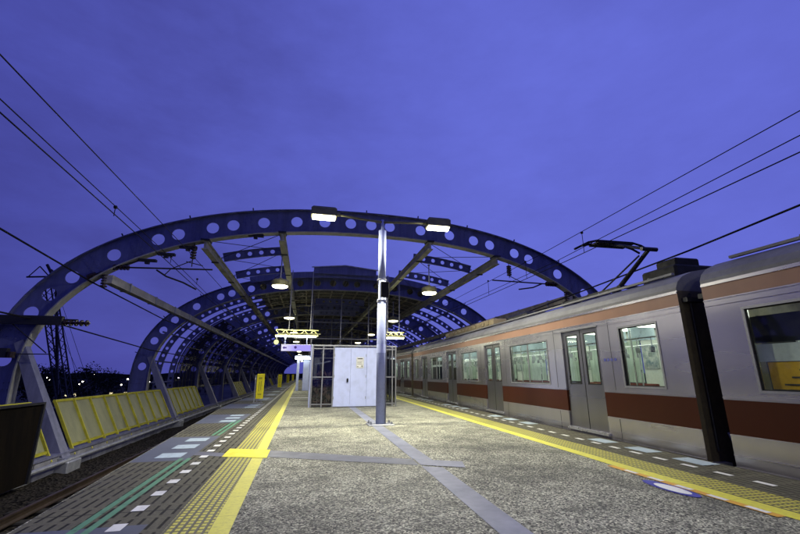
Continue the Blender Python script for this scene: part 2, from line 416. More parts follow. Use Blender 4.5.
# left side bands
xi = lambda y: -.52 + dL(y); xs_ = lambda y: -.68 + dL(y); xt = lambda y: -1.03 + dL(y)
ribbon(MB(), xs_, xi, .004, -12, PW).build('yellow_line', M['yline'], platform)
ribbon(MB(), lambda y: xt(y), lambda y: xs_(y) - .004, .004, -12, PW).build('tactile_strip', M['tact'], platform)
ribbon(MB(), lambda y: edgeL(y) + .02, lambda y: xt(y) - .004, .004, -12, PW).build('tile_band', M['tiles'], platform)
# right side bands
yi = lambda y: 4.17 + dR(y); ys2 = lambda y: 4.36 + dR(y); yt = lambda y: 4.80 + dR(y)
ribbon(MB(), yi, ys2, .004, -12, PW).build('yellow_line', M['yline'], platform)
ribbon(MB(), lambda y: ys2(y) + .004, yt, .004, -12, PW).build('tactile_strip', M['tact'], platform)
ribbon(MB(), lambda y: yt(y) + .004, lambda y: edgeR(y) - .02, .004, -12, PW).build('tile_band', M['tiles'], platform)
# green double line, dashes, door markings (painted)
gl = MB()
ribbon(gl, lambda y: -1.75, lambda y: -1.69, .008, -3, 7.0); ribbon(gl, lambda y: -1.64, lambda y: -1.58, .008, -3, 7.0)
ribbon(gl, lambda y: -1.82, lambda y: -1.76, .008, 9.4, 12.4); ribbon(gl, lambda y: -1.71, lambda y: -1.65, .008, 9.4, 12.4)
gl.build('green_line', M['pgreen'], platform)
dl = MB(); y = -2.
while y < 60:
    x = -1.42 + dL(y) * .4
    dl.add([(x - .055, y, .0085), (x + .055, y, .0085), (x + .055, y + .17, .0085), (x - .055, y + .17, .0085)], [(0, 1, 2, 3)])
    y += .5
dl.build('dashed_line', M['pwhite'], platform)
dl = MB(); y = 1.
while y < 60:
    x = 5.16 + dR(y)
    dl.add([(x - .04, y, .0085), (x + .04, y, .0085), (x + .04, y + .22, .0085), (x - .04, y + .22, .0085)], [(0, 1, 2, 3)])
    y += .48
dl.build('dashed_line', M['pwhite'], platform)
for k in range(9):
    y0 = 7.0 + 4.85 * k
    b = MB(); b.add([(edgeL(y0) + .03, y0 - .15, .006), (-1.62, y0 - .15, .006), (-1.62, y0 + 2.3, .006), (edgeL(y0 + 2.3) + .03, y0 + 2.3, .006)], [(0, 1, 2, 3)])
    b.build('marking_band', M['pband'], platform)
    b = MB(); b.sheet([[(-2.12 - .04 * k, y0 + q, ), (-1.76 - .02 * k, y0 + q), (-1.76 - .02 * k, y0 + q + .40), (-2.12 - .04 * k, y0 + q + .40)] for q in (.08, .88, 1.66)], .0105)
    b.build('door_marking', M['pblue'], platform)
    y0 = 4.9 + 4.8 * k; o_ = dR(y0)
    b = MB(); b.sheet([[(5.34 + o_, y0 + q), (5.64 + o_, y0 + q), (5.64 + o_, y0 + q + .5), (5.34 + o_, y0 + q + .5)] for q in (.0, .95, 1.9)], .0105)
    b.build('door_marking', M['pblue'], platform)
# small bands nearest the camera on the left
b = MB(); b.sheet([[(-2.15, 2.6), (-1.2, 2.6), (-1.2, 4.12), (-2.15, 4.12)]], .006); b.build('marking_band', M['pband'], platform)
# grey smooth strips
b = MB(); b.sheet([[(1.38, -4), (1.63, -4), (1.86, 5.6), (1.60, 5.75)], [(1.60, 6.23), (1.87, 6.1), (1.92, 17), (1.68, 17)]], .004)
b.build('paving_strip', M['strip'], platform)
b = MB(); b.sheet([[(-.50 , 6.86), (1.58, 5.80), (1.60, 6.22), (-.50, 7.42)]], .004); b.build('paving_strip', M['strip2'], platform)
b = MB(); b.sheet([[(1.61, 5.80), (2.15, 5.52), (2.25, 5.9), (1.62, 6.2)]], .0065); b.build('paving_strip', M['strip'], platform)
b = MB(); b.sheet([[(-1.62, 7.25), (-1.15, 7.02), (-1.15, 7.3), (-1.62, 7.55)]], .0065); b.build('paving_strip', M['strip2'], platform)
b = MB(); b.sheet([[(-1.17, 7.0), (-.5, 6.75), (-.5, 7.45), (-1.17, 7.7)]], .009)
M['ybright'] = worn('fresh_yellow_tile', (.82, .74, .06), .5, 0, .12, 5); b.build('tactile_tile', M['ybright'], platform)
b = MB(); b.sheet([[(-.8, 23.2), (2.5, 23.2), (2.5, 23.7), (-.8, 23.7)]], .004); b.build('paving_strip', M['pwhite'], platform)
# orange boarding strip with white dashes and an oval sticker
b = MB(); b.sheet([[(4.07, 3.1), (4.165, 3.1), (4.165, 5.2), (4.07, 5.2)]], .006); b.build('orange_strip', M['porange'], platform)
b = MB(); b.sheet([[(4.085, 3.2 + .38 * i), (4.15, 3.2 + .38 * i), (4.15, 3.4 + .38 * i), (4.085, 3.4 + .38 * i)] for i in range(5)], .0085); b.build('white_dash', M['pwhite'], platform)
def disc(cx, cy, rx, ry, z, n=32): return MB().add([(cx + rx * math.cos(2 * PI * i / n), cy + ry * math.sin(2 * PI * i / n), z) for i in range(n)], [tuple(range(n))])
disc(3.95, 4.08, .12, .36, .0065).build('floor_sticker', M['pblue2'], platform)
disc(3.95, 4.05, .085, .23, .009).build('sticker_face', M['pwhite'], platform)

# rails
def rail_track(name, cx, label, curve):
    t = empty(name, label, 'railway track')
    for s in (-.534, .534):
        mb = MB(); prof = [(-.06, 0), (.06, 0), (.06, .02), (.015, .04), (.015, .11), (.035, .12), (.035, .15), (-.035, .15), (-.035, .12), (-.015, .11), (-.015, .04), (-.06, .02)]
        ys = [-12 + 3 * i for i in range(58)]; V = []; n = len(prof)
        for y in ys: V += [(cx + s + px + curve(y), y, -1.2 + pz) for px, pz in prof]
        Fs = [(i * n + j, i * n + (j + 1) % n, (i + 1) * n + (j + 1) % n, (i + 1) * n + j) for i in range(len(ys) - 1) for j in range(n)]
        mb.add(V, Fs).build('rail', M['rail'], t)
    for i in range(70):
        y = 2 + i * .62 if i < 70 else 0
        MB().box(cx - 1.0 + curve(y), cx + 1.0 + curve(y), y, y + .22, -1.36, -1.205, .02).build('sleeper', M['sleeper'], t)
    return t
rail_track('railway_track', -4.15, 'empty track with dark rails left of the platform', lambda y: 0)
rail_track('railway_track', 7.33, 'track under the train on the right of the platform', dR)

# ------------------------------------------------------------------ arches
XC, AA, BB, NN, ZC = 1.9, 10.05, 5.4, 2.3, 1.0
tab = []
def build_table():
    pts = []
    n = 400
    for i in range(n + 1):
        th = PI / 2 * i / n
        x = AA * math.sin(th) ** (2 / NN) if i else 0; z = ZC + BB * math.cos(th) ** (2 / NN) if i < n else ZC
        pts.append((x, z))
    z = ZC
    while z > -1.45:
        z -= .1; pts.append((AA - (ZC - z) * .03, z))
    s = 0; tab.append((0, pts[0][0], pts[0][1]))
    for i in range(1, len(pts)):
        s += math.hypot(pts[i][0] - pts[i - 1][0], pts[i][1] - pts[i - 1][1]); tab.append((s, pts[i][0], pts[i][1]))
build_table()
SMAX = tab[-1][0]
import bisect
keys = [t[0] for t in tab]
def half(s):
    s = min(max(s, 0), SMAX); i = min(max(bisect.bisect_right(keys, s), 1), len(tab) - 1)
    a_, b_ = tab[i - 1], tab[i]; f = (s - a_[0]) / max(1e-9, b_[0] - a_[0])
    return a_[1] + (b_[1] - a_[1]) * f, a_[2] + (b_[2] - a_[2]) * f
def arcp(s):       # x, z, nx, nz (outward) in arch coordinates
    q = abs(s); x, z = half(q); x1, z1 = half(min(q + .15, SMAX)); x0, z0 = half(max(q - .15, 0))
    if q < .15: x0, z0 = -x1, z1 if q < .01 else z0
    tx, tz = x1 - x0, z1 - z0; l = math.hypot(tx, tz) or 1; nx, nz = -tz / l, tx / l
    if q < .01: nx, nz = 0, 1
    sg = 1 if s >= 0 else -1
    return XC + sg * x, z, sg * nx, nz
def s_at(x, z=None):      # arc parameter of an absolute X (and z on the steep part)
    dx = abs(x - XC); best = min(tab, key=lambda t: (t[1] - dx) ** 2 + (0 if z is None else (t[2] - z) ** 2))
    return best[0] * (1 if x >= XC else -1)
def web(mb, s0, s1, D, holes, hr, th, ofs=0., y0=0., nseg=.45, closed_edges=True):
    def P(s, t, y):
        x, z, nx, nz = arcp(s); return (x + nx * (t + ofs), y0 + y, z + nz * (t + ofs))
    hs = D / 2; hh = min(hs, hr * 1.35)
    holes = sorted(h for h in holes if s0 + hh < h < s1 - hh)
    segs = []; cur = s0
    for h in holes:
        if h - hh < cur - 1e-6: continue
        if h - hh > cur + 1e-4:
            n = max(1, round((h - hh - cur) / nseg))
            segs += [('p', cur + (h - hh - cur) * i / n, cur + (h - hh - cur) * (i + 1) / n) for i in range(n)]
        segs.append(('h', h - hh, h + hh)); cur = h + hh
    n = max(1, round((s1 - cur) / nseg)); segs += [('p', cur + (s1 - cur) * i / n, cur + (s1 - cur) * (i + 1) / n) for i in range(n)]
    for kind, a_, b_ in segs:
        for y in (-th / 2, th / 2):
            if kind == 'p':
                mb.add([P(a_, -hs, y), P(b_, -hs, y), P(b_, hs, y), P(a_, hs, y)], [(0, 1, 2, 3)])
            else:
                c = (a_ + b_) / 2; O = []; I = []
                for i in range(16):
                    an = PI / 4 + 2 * PI * i / 16; ca, sa = math.cos(an), math.sin(an)
                    m_ = max(abs(ca), abs(sa)); O.append(P(c + ca / m_ * hh, sa / m_ * hs, y)); I.append(P(c + ca * hr, sa * hr, y))
                mb.add(O + I, [(i, (i + 1) % 16, 16 + (i + 1) % 16, 16 + i) for i in range(16)])
                if y > 0:
                    J = [P(c + math.cos(PI / 4 + 2 * PI * i / 16) * hr, math.sin(PI / 4 + 2 * PI * i / 16) * hr, -y) for i in range(16)]
                    mb.add(I + J, [(i, (i + 1) % 16, 16 + (i + 1) % 16, 16 + i) for i in range(16)])
        if closed_edges:
            for t in (-hs, hs):
                mb.add([P(a_, t, -th / 2), P(b_, t, -th / 2), P(b_, t, th / 2), P(a_, t, th / 2)], [(0, 1, 2, 3)])
    return mb
def flange(mb, s0, s1, t0, t1, wd_, y0=0., step=.4):
    n = max(1, round((s1 - s0) / step)); V = []
    for i in range(n + 1):
        s = s0 + (s1 - s0) * i / n; x, z, nx, nz = arcp(s)
        for (t, y) in ((t0, -wd_ / 2), (t0, wd_ / 2), (t1, wd_ / 2), (t1, -wd_ / 2)): V.append((x + nx * t, y0 + y, z + nz * t))
    Fs = [(i * 4 + j, i * 4 + (j + 1) % 4, (i + 1) * 4 + (j + 1) % 4, (i + 1) * 4 + j) for i in range(n) for j in range(4)]
    Fs += [(0, 1, 2, 3), (n * 4, n * 4 + 1, n * 4 + 2, n * 4 + 3)]
    return mb.add(V, Fs)
HP = [(-8.07, 1.62), (-7.68, 2.88), (-7.33, 3.42), (-6.91, 3.98), (-5.92, 4.72), (-4.77, 5.23), (-4.19, 5.41), (-3.22, 5.69), (-2.61, 5.88), (-1.67, 6.05), (-.6, 6.23),
      (.35, 6.3), (1.25, 6.35), (1.97, 6.34), (2.67, 6.36), (3.83, 6.3), (4.92, 6.17), (5.87, 5.98), (6.51, 5.87), (7.49, 5.57), (8.11, 5.41), (9.31, 4.92), (10.36, 4.18), (11.0, 3.45), (11.4, 2.9), (11.85, 1.6)]
AH = sorted([s_at(x, z) for x, z in HP] + [s_at(-8.1, .2), s_at(11.9, .2)])
DW = .78
BAY = 9.85; YA = 13.4; NA = 15
def make_arch():
    t = empty('steel_arch', '', 'arch', group='blue perforated arches over the tracks')
    wb = MB(); web(wb, -SMAX, SMAX, DW, AH, .19, .03); wb.build('web_plate', M['arch'], t)
    f1 = MB(); flange(f1, -SMAX, SMAX, DW / 2, DW / 2 + .03, .26); f1.build('top_flange', M['arch'], t)
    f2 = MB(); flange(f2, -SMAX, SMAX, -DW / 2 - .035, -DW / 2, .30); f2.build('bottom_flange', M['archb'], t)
    for ha, hb in zip(AH, AH[1:]):
        if hb - ha < .9: continue
        s = (ha + hb) / 2; st = MB(); flange(st, s - .14, s + .14, -DW / 2 + .05, DW / 2 - .05, .05, 0, .2)
        for ds in (-.09, .09):
            for q in range(6):
                x, z, nx, nz = arcp(s + ds); tt = -.28 + q * .112
                st.tube([(x + nx * tt, -.045, z + nz * tt), (x + nx * tt, -.02, z + nz * tt)], .018, 6)
        st.build('splice_plate', M['arch'], t)
    tb = MB()      # small lugs on top
    for s in [x * 1.9 - 11.5 for x in range(13)]:
        x, z, nx, nz = arcp(s); c = DW / 2 + .028
        tb.bar((x + nx * c, 0, z + nz * c), (x + nx * (c + .14), 0, z + nz * (c + .14)), .035, .035)
    tb.build('lug', M['dark'], t)
    for sg in (-1, 1):
        lg = MB(); X0 = XC + sg * 8.12; X1 = XC + sg * 9.72
        lg.bar((X0, 0, -1.25), (X1, 0, 2.1), .42, .40, up=(0, 1, 0), w2=.22, d2=.22)
        o = lg.build('leg', M['leg'], t)
        ft = MB(); ft.box(X0 - .42, X0 + .3, -.34, .34, -1.5, -1.0, .03); ft.box(X0 - .32, X0 + .22, -.28, .28, -1.0, -.93)
        for yy in (-.2, .2): ft.tube([(X0 - .3, yy, -1.0), (X0 - .3, yy, -.88)], .025, 6)
        ft.build('base_plate', M['steel'], o)
    return t
M['archb'] = worn('arch_underside_lamplit', (.27, .27, .26), .5, 0, .35, 2)  # lamplight from below put into this paler copy of the arch colour
arch0 = make_arch()
for k in range(NA):
    o = arch0 if k == 0 else copy_tree(arch0)
    o.location = (0, YA + BAY * k, 0)
    o['label'] = ['nearest blue perforated arch, open to the sky above the lamp post', 'blue perforated arch carrying the front edge of the dark canopy'][k] if k < 2 else '%s blue perforated arch from the camera, under the long canopy' % ORD[k]

# perforated transverse ribs
CX0, CX1 = -3.1, 7.6
sL, sR = s_at(CX0), s_at(CX1)
def make_rib(name, s0, s1, label='', D=.30, ofs=0.):
    n = int((s1 - s0 - .3) / .43); hs = [s0 + (s1 - s0 - (n - 1) * .43) / 2 + .43 * i for i in range(n)]
    mb = MB(); web(mb, s0, s1, D, hs, .085, .02, ofs, 0, .5)
    flange(mb, s0, s1, D / 2 + ofs, D / 2 + ofs + .012, .10); flange(mb, s0, s1, -D / 2 + ofs - .012, -D / 2 + ofs, .10)
    return mb
def rib_obj(mb, y, label, group):
    o = mb.build('perforated_rib', M['arch']); o.location = (0, y, 0); return tag(o, label, 'steel rib', group)
G1 = 'short perforated ribs between the roof beams of the open bay'
for q, f in enumerate((.23, .52)):
    y = YA + BAY * f; nf = ['nearer', 'farther'][q]
    rib_obj(make_rib('r', s_at(-3.40), s_at(-1.05), ofs=-.34), y, nf + ' short blue perforated rib left of the lamp post', G1)
    rib_obj(make_rib('r', s_at(4.15), s_at(6.75), ofs=-.34), y, nf + ' short blue perforated rib right of the lamp post', G1)
G2 = 'perforated ribs along the open flanks of the canopy'
ribL = ribR = None
cnt = 0
for k in range(1, NA - 1):
    for f in (.25, .5, .75):
        y = YA + BAY * (k + f); cnt += 1
        if ribL is None:
            ribL = rib_obj(make_rib('r', -SMAX + 1.6, sL + .1), y, '', G2); ribR = rib_obj(make_rib('r', sR - .1, SMAX - 1.6), y, '', G2)
            a_, b_ = ribL, ribR
        else:
            a_ = ribL.copy(); b_ = ribR.copy(); col.objects.link(a_); col.objects.link(b_); a_.location.y = b_.location.y = y
        w_ = {.25: 'first', .5: 'middle', .75: 'last'}[f]
        a_['label'] = '%s blue rib of the left flank between the %s and %s arches' % (w_, ORD[k], ORD[k + 1])
        b_['label'] = '%s blue rib of the right flank between the %s and %s arches' % (w_, ORD[k], ORD[k + 1])
YE = YA + BAY * (NA - 1)
# longitudinal roof beams
def under(x, dz=0): s = s_at(x); X, z, nx, nz = arcp(s); return z - (DW / 2 + .05) / max(.5, nz) + dz
for x, lab in ((-3.4, 'long beige roof beam at the left edge of the canopy'), (-1.05, 'long beige roof beam above the left row of hanging lamps'),
               (4.15, 'long beige roof beam above the right row of hanging lamps'), (6.75, 'long beige roof beam at the right edge of the canopy')):
    z = under(x); t = empty('roof_beam', lab, 'roof beam', group='longitudinal roof beams')
    b = MB(); b.box(x - .10, x + .10, YA - .1, YE, z - .03, z); b.box(x - .10, x + .10, YA - .1, YE, z - .27, z - .24); b.box(x - .035, x + .035, YA - .1, YE, z - .24, z - .03)
    b.build('beam_section', M['beam'], t)
    b = MB()
    for k in range(NA): b.box(x - .13, x + .13, YA + BAY * k - .2, YA + BAY * k + .2, z + .001, z + .05)
    for k in range(14): b.box(x - .12, x + .12, YA + 1.5 + k * 3.28 - .05, YA + 1.5 + k * 3.28 + .05, z - .30, z - .271)
    b.build('joint_plate', M['dark'], t)
for x, zz, lab, mt in ((-5.95, 4.05, 'slanted outer steel beam spanning the open bay above the left track', 'beam'), (9.7, 4.1, 'dark outer steel beam spanning the open bay above the train', 'purlin')):
    z = zz; t = empty('roof_beam', lab, 'roof beam', group='longitudinal roof beams')
    b = MB(); b.box(x - .12, x + .12, YA - .1, YE, z - .2, z + .05); b.build('beam_section', M[mt], t)
    b = MB()
    for k in range(10): b.box(x - .15, x + .15, YA + 1.2 + k * 2.4 - .04, YA + 1.2 + k * 2.4 + .04, z - .22, z + .07)
    b.build('joint_plate', M['steel'], t)
# flank pipes
for i, (x, z) in enumerate(((-7.3, 3.3), (-7.9, 1.9), (-8.0, .8), (-4.9, 4.9), (8.7, 4.9), (11.1, 3.3))):
    s = s_at(x, z); X, Z, nx, nz = arcp(s)
    b = MB(); b.tube([(X - nx * .05, YA + BAY, Z - nz * .05), (X - nx * .05, YE, Z - nz * .05)], .045, 6)
    tag(b.build('flank_pipe', M['arch']), ['high dark pipe', 'middle dark pipe', 'low dark pipe', 'upper thin pipe', 'upper thin pipe', 'outer thin pipe'][i] + ' running along the ribs on the ' + ('left flank' if x < 0 else 'right flank'), 'pipe', 'pipes tying the flank ribs')
# smoked windbreak screens on the left flank from the second bay on
M['smoke'] = mat_glass('smoked_polycarbonate', (.35, .36, .5), .6)
for k in range(1, NA - 1):
    t = empty('windbreak_screen', 'smoked clear windbreak screen on the left flank between the %s and %s arches' % (ORD[k], ORD[k + 1]), 'windbreak', group='smoked windbreak screens on the left flank')
    y0, y1 = YA + BAY * k + (.2 if k > 1 else BAY * .5), YA + BAY * (k + 1) - .2; s0, s1 = s_at(-8.1, .3), s_at(-5.6, 4.8)
    b = MB()
    for i in range(10):
        sa, sb = s0 + (s1 - s0) * i / 10, s0 + (s1 - s0) * (i + 1) / 10
        pa, pb = arcp(sa), arcp(sb)
        b.add([(pa[0] - pa[2] * .2, y0, pa[1] - pa[3] * .2), (pa[0] - pa[2] * .2, y1, pa[1] - pa[3] * .2), (pb[0] - pb[2] * .2, y1, pb[1] - pb[3] * .2), (pb[0] - pb[2] * .2, y0, pb[1] - pb[3] * .2)], [(0, 1, 2, 3)])
    b.build('screen_sheet', M['smoke'], t)
    b = MB()
    for i in range(7):
        y = y0 + (y1 - y0) * i / 6
        for j in range(8):
            pa, pb = arcp(s0 + (s1 - s0) * j / 8), arcp(s0 + (s1 - s0) * (j + 1) / 8)
            b.bar((pa[0] - pa[2] * .24, y, pa[1] - pa[3] * .24), (pb[0] - pb[2] * .24, y, pb[1] - pb[3] * .24), .04, .04)
    for sq in (s0, (s0 + s1) / 2, s1):
        pa = arcp(sq); b.bar((pa[0] - pa[2] * .24, y0, pa[1] - pa[3] * .24), (pa[0] - pa[2] * .24, y1, pa[1] - pa[3] * .24), .05, .05)
    b.build('screen_frame', M['dark'], t)

# canopy roof
def mat_corr():
    m, nt = newmat('corrugated_canopy'); p_ = geoco(nt); n1 = noise_(nt, p_, 1.1, 5, .6)
    c = mixc(nt, n1, (.028, .026, .028), (.055, .05, .045)); finish(nt, c, .6, .1, n1, .1, .01); return m
M['corr'] = mat_corr()
can = empty('station_canopy', 'long dark curved canopy roof over the middle of the platform', 'canopy')
b = MB(); s0, s1 = s_at(CX0 - .1), s_at(CX1 + .1); n = 150; t0 = DW / 2 + .05; V = []
for i in range(n + 1):
    s = s0 + (s1 - s0) * i / n; x, z, nx, nz = arcp(s); t = t0 + (.04 if i % 2 else 0)
    V += [(x + nx * t, YA + BAY - .35, z + nz * t), (x + nx * t, YE + .5, z + nz * t), (x + nx * (t + .05), YE + .5, z + nz * (t + .05)), (x + nx * (t + .05), YA + BAY - .35, z + nz * (t + .05))]
b.add(V, [(i * 4 + j, i * 4 + (j + 1) % 4, (i + 1) * 4 + (j + 1) % 4, (i + 1) * 4 + j) for i in range(n) for j in range(4)] + [(0, 1, 2, 3), (n * 4, n * 4 + 1, n * 4 + 2, n * 4 + 3)])
b.build('roof_sheet', M['corr'], can)
b = MB(); flange(b, s0 - .02, s1 + .02, DW / 2 - .16, DW / 2 + .19, .06, YA + BAY - .40); b.build('fascia', M['arch'], can)
b = MB(); zt = 6.4 + DW / 2
b.add([(.1, YA + BAY - .6, zt + .02), (.1, YA + BAY - .6, zt + .38), (1.9, YA + BAY - .6, zt + .56), (3.7, YA + BAY - .6, zt + .38), (3.7, YA + BAY - .6, zt + .02),
       (.1, YE, zt + .02), (.1, YE, zt + .38), (1.9, YE, zt + .56), (3.7, YE, zt + .38), (3.7, YE, zt + .02)], [(0, 1, 2, 3, 4), (5, 6, 7, 8, 9), (0, 1, 6, 5), (1, 2, 7, 6), (2, 3, 8, 7), (3, 4, 9, 8)])
b.build('ridge_monitor', M['arch'], can)
b = MB(); b.bar((-.02, YA + BAY - .66, zt + .36), (1.9, YA + BAY - .66, zt + .56), .05, .05); b.bar((1.9, YA + BAY - .66, zt + .56), (3.82, YA + BAY - .66, zt + .36), .05, .05)
b.build('ridge_trim', M['steel'], can)
for i in range(13):          # longitudinal purlins
    s = s0 + .4 + (s1 - s0 - .8) * i / 12; x, z, nx, nz = arcp(s); t = DW / 2 - .06
    MB().box(x + nx * t - .035, x + nx * t + .035, YA + BAY + .2, YE, z + nz * t - .06, z + nz * t + .06).build('purlin', M['purlin'], can)
for k in range(1, NA - 1):   # transverse frames under the canopy
    for f in (.25, .5, .75):
        b = MB(); flange(b, s0, s1, -.12, -.08, .12, YA + BAY * (k + f)); flange(b, s0, s1, .16, .19, .12, YA + BAY * (k + f)); b.build('cross_frame', M['purlin'], can)
        if k < 5: 
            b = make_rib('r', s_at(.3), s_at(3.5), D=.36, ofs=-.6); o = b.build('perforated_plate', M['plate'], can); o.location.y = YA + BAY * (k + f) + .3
b = MB()
for k in range(1, 6):
    ya, yb = YA + BAY * k + .3, YA + BAY * (k + 1) - .3
    for xa, xb in ((-3.2, 0), (3.8, 6.9)):
        b.tube([(xa, ya, under(xa) + .1), (xb, yb, under(xb) + .1)], .015, 5); b.tube([(xb, ya, under(xb) + .1), (xa, yb, under(xa) + .1)], .015, 5)
b.build('brace_rod', M['purlin'], can)
for k in range(1, 5):
    b = MB()
    for x in (.2, 1.9, 3.6):
        b.tube([(x, YA + BAY * k + 1.5, 3.0), (x, YA + BAY * k + 1.5, 6.0)], .03, 6)
    b.tube([(-.8, YA + BAY * k + 1.5, 4.3), (4.4, YA + BAY * k + 1.5, 4.3)], .03, 6); b.tube([(-.8, YA + BAY * k + 1.5, 3.3), (4.4, YA + BAY * k + 1.5, 3.3)], .04, 6)
    b.build('hanger_frame', M['frame'], can)
# thin tie rods in the open bay
for sg, xa, xb in (('left', -3.4, -1.05), ('right', 4.15, 6.75)):
    b = MB()
    for ya, yb in ((YA + .2, YA + BAY * .23), (YA + BAY * .23, YA + BAY * .52), (YA + BAY * .52, YA + BAY)):
        b.tube([(xa, ya, under(xa) + .1), (xb, yb, under(xb) + .1)], .012, 5); b.tube([(xb, ya, under(xb) + .1), (xa, yb, under(xa) + .1)], .012, 5)
    tag(b.build('tie_rod', M['dark']), 'thin crossed tie rods between the %s pair of roof beams' % sg, 'tie rod')

# ------------------------------------------------------------------ left boundary: fence, upstand, dark panel
def fence(y0, y1, label):
    t = empty('noise_fence', label, 'fence', group='cream and yellow fence panels between the arch legs')
    def P(f, y, o=0): return (-6.38 - .62 * f + o, y, -.72 + 1.2 * f)
    b = MB(); b.add([P(0, y0), P(0, y1), P(1, y1), P(1, y0), P(0, y0, -.03), P(0, y1, -.03), P(1, y1, -.03), P(1, y0, -.03)], [(0, 1, 2, 3), (7, 6, 5, 4), (0, 4, 5, 1), (3, 2, 6, 7), (0, 3, 7, 4), (1, 5, 6, 2)])
    b.build('panel', M['fence'], t)
    b = MB()
    for f in (0, 1): b.bar(P(f, y0 - .02, .02), P(f, y1 + .02, .02), .06, .07)
    b.bar(P(-.12, y0, .05), P(-.12, y1, .05), .04, .05)
    b.build('rail', M['yellow'], t)
    n = round((y1 - y0) / 1.0)
    for i in range(n + 1):
        y = y0 + (y1 - y0) * i / n
        MB().bar(P(-.2, y, .03), P(1, y, .03), .045, .07).build('post', M['yellow'], t)
    return t
fence(YA + .55, YA + BAY - .6, 'longest cream fence panel with yellow posts, between the two nearest arch legs')
fence(YA + BAY + .5, YA + BAY * 1.62, 'cream fence panel with yellow posts just past the second arch leg')
fence(8.2, 12.85, 'cream fence panel with yellow frame half hidden behind the dark panel')
for k in (3, 5, 7, 9, 11): fence(YA + BAY * k + .5, YA + BAY * k + 6, 'cream fence panel with yellow posts just past the %s arch leg' % ORD[k])
pp = empty('concrete_upstand', 'pale concrete upstand with pipe rail along the foot of the fence', 'upstand')
b = MB()
yy = -2.
while yy < 100:
    b.box(-6.5, -6.22, yy, yy + 1.36, -1.3, -.86, .02); yy += 1.42
b.build('kerb_block', M['curb'], pp)
b = MB(); b.box(-6.56, -6.5, -6, 104, -1.45, -.84); b.box(-6.55, -6.18, -6, 104, -.855, -.80); b.build('coping', M['leg'], pp)
b = MB(); b.tube([(-6.02, -6, -.98), (-6.02, 104, -.98)], .05, 8); b.build('pipe_rail', M['steel'], pp)
dp = empty('barrier_panel', 'tall dark weathered barrier panel at the left edge in front of the fence', 'barrier panel')
b = MB()
b.add([(-5.95, 2, -1.15), (-5.95, 11.45, -1.15), (-6.1, 11.75, .52), (-6.1, 2, .5), (-6.05, 2, -1.15), (-6.05, 11.45, -1.15), (-6.2, 11.75, .52), (-6.2, 2, .5)], [(0, 1, 2, 3), (7, 6, 5, 4), (0, 4, 5, 1), (3, 2, 6, 7), (0, 3, 7, 4), (1, 5, 6, 2)])
b.build('board', M['darkpanel'], dp)
b = MB()
b.bar((-5.93, 11.45, -1.15), (-6.08, 11.75, .52), .06, .06); b.bar((-6.09, 2, .53), (-6.09, 11.75, .55), .1, .05)
for y in (4, 6.5, 9): b.bar((-5.93, y, -1.15), (-6.08, y, .5), .04, .05)
b.build('edge_frame', M['dark'], dp)
# right hand side upstand beyond the train
tag(MB().box(10.6, 10.9, -6, 104, -1.4, -.4).build('concrete_upstand', M['curb']), 'low concrete upstand on the far side behind the train', 'upstand')

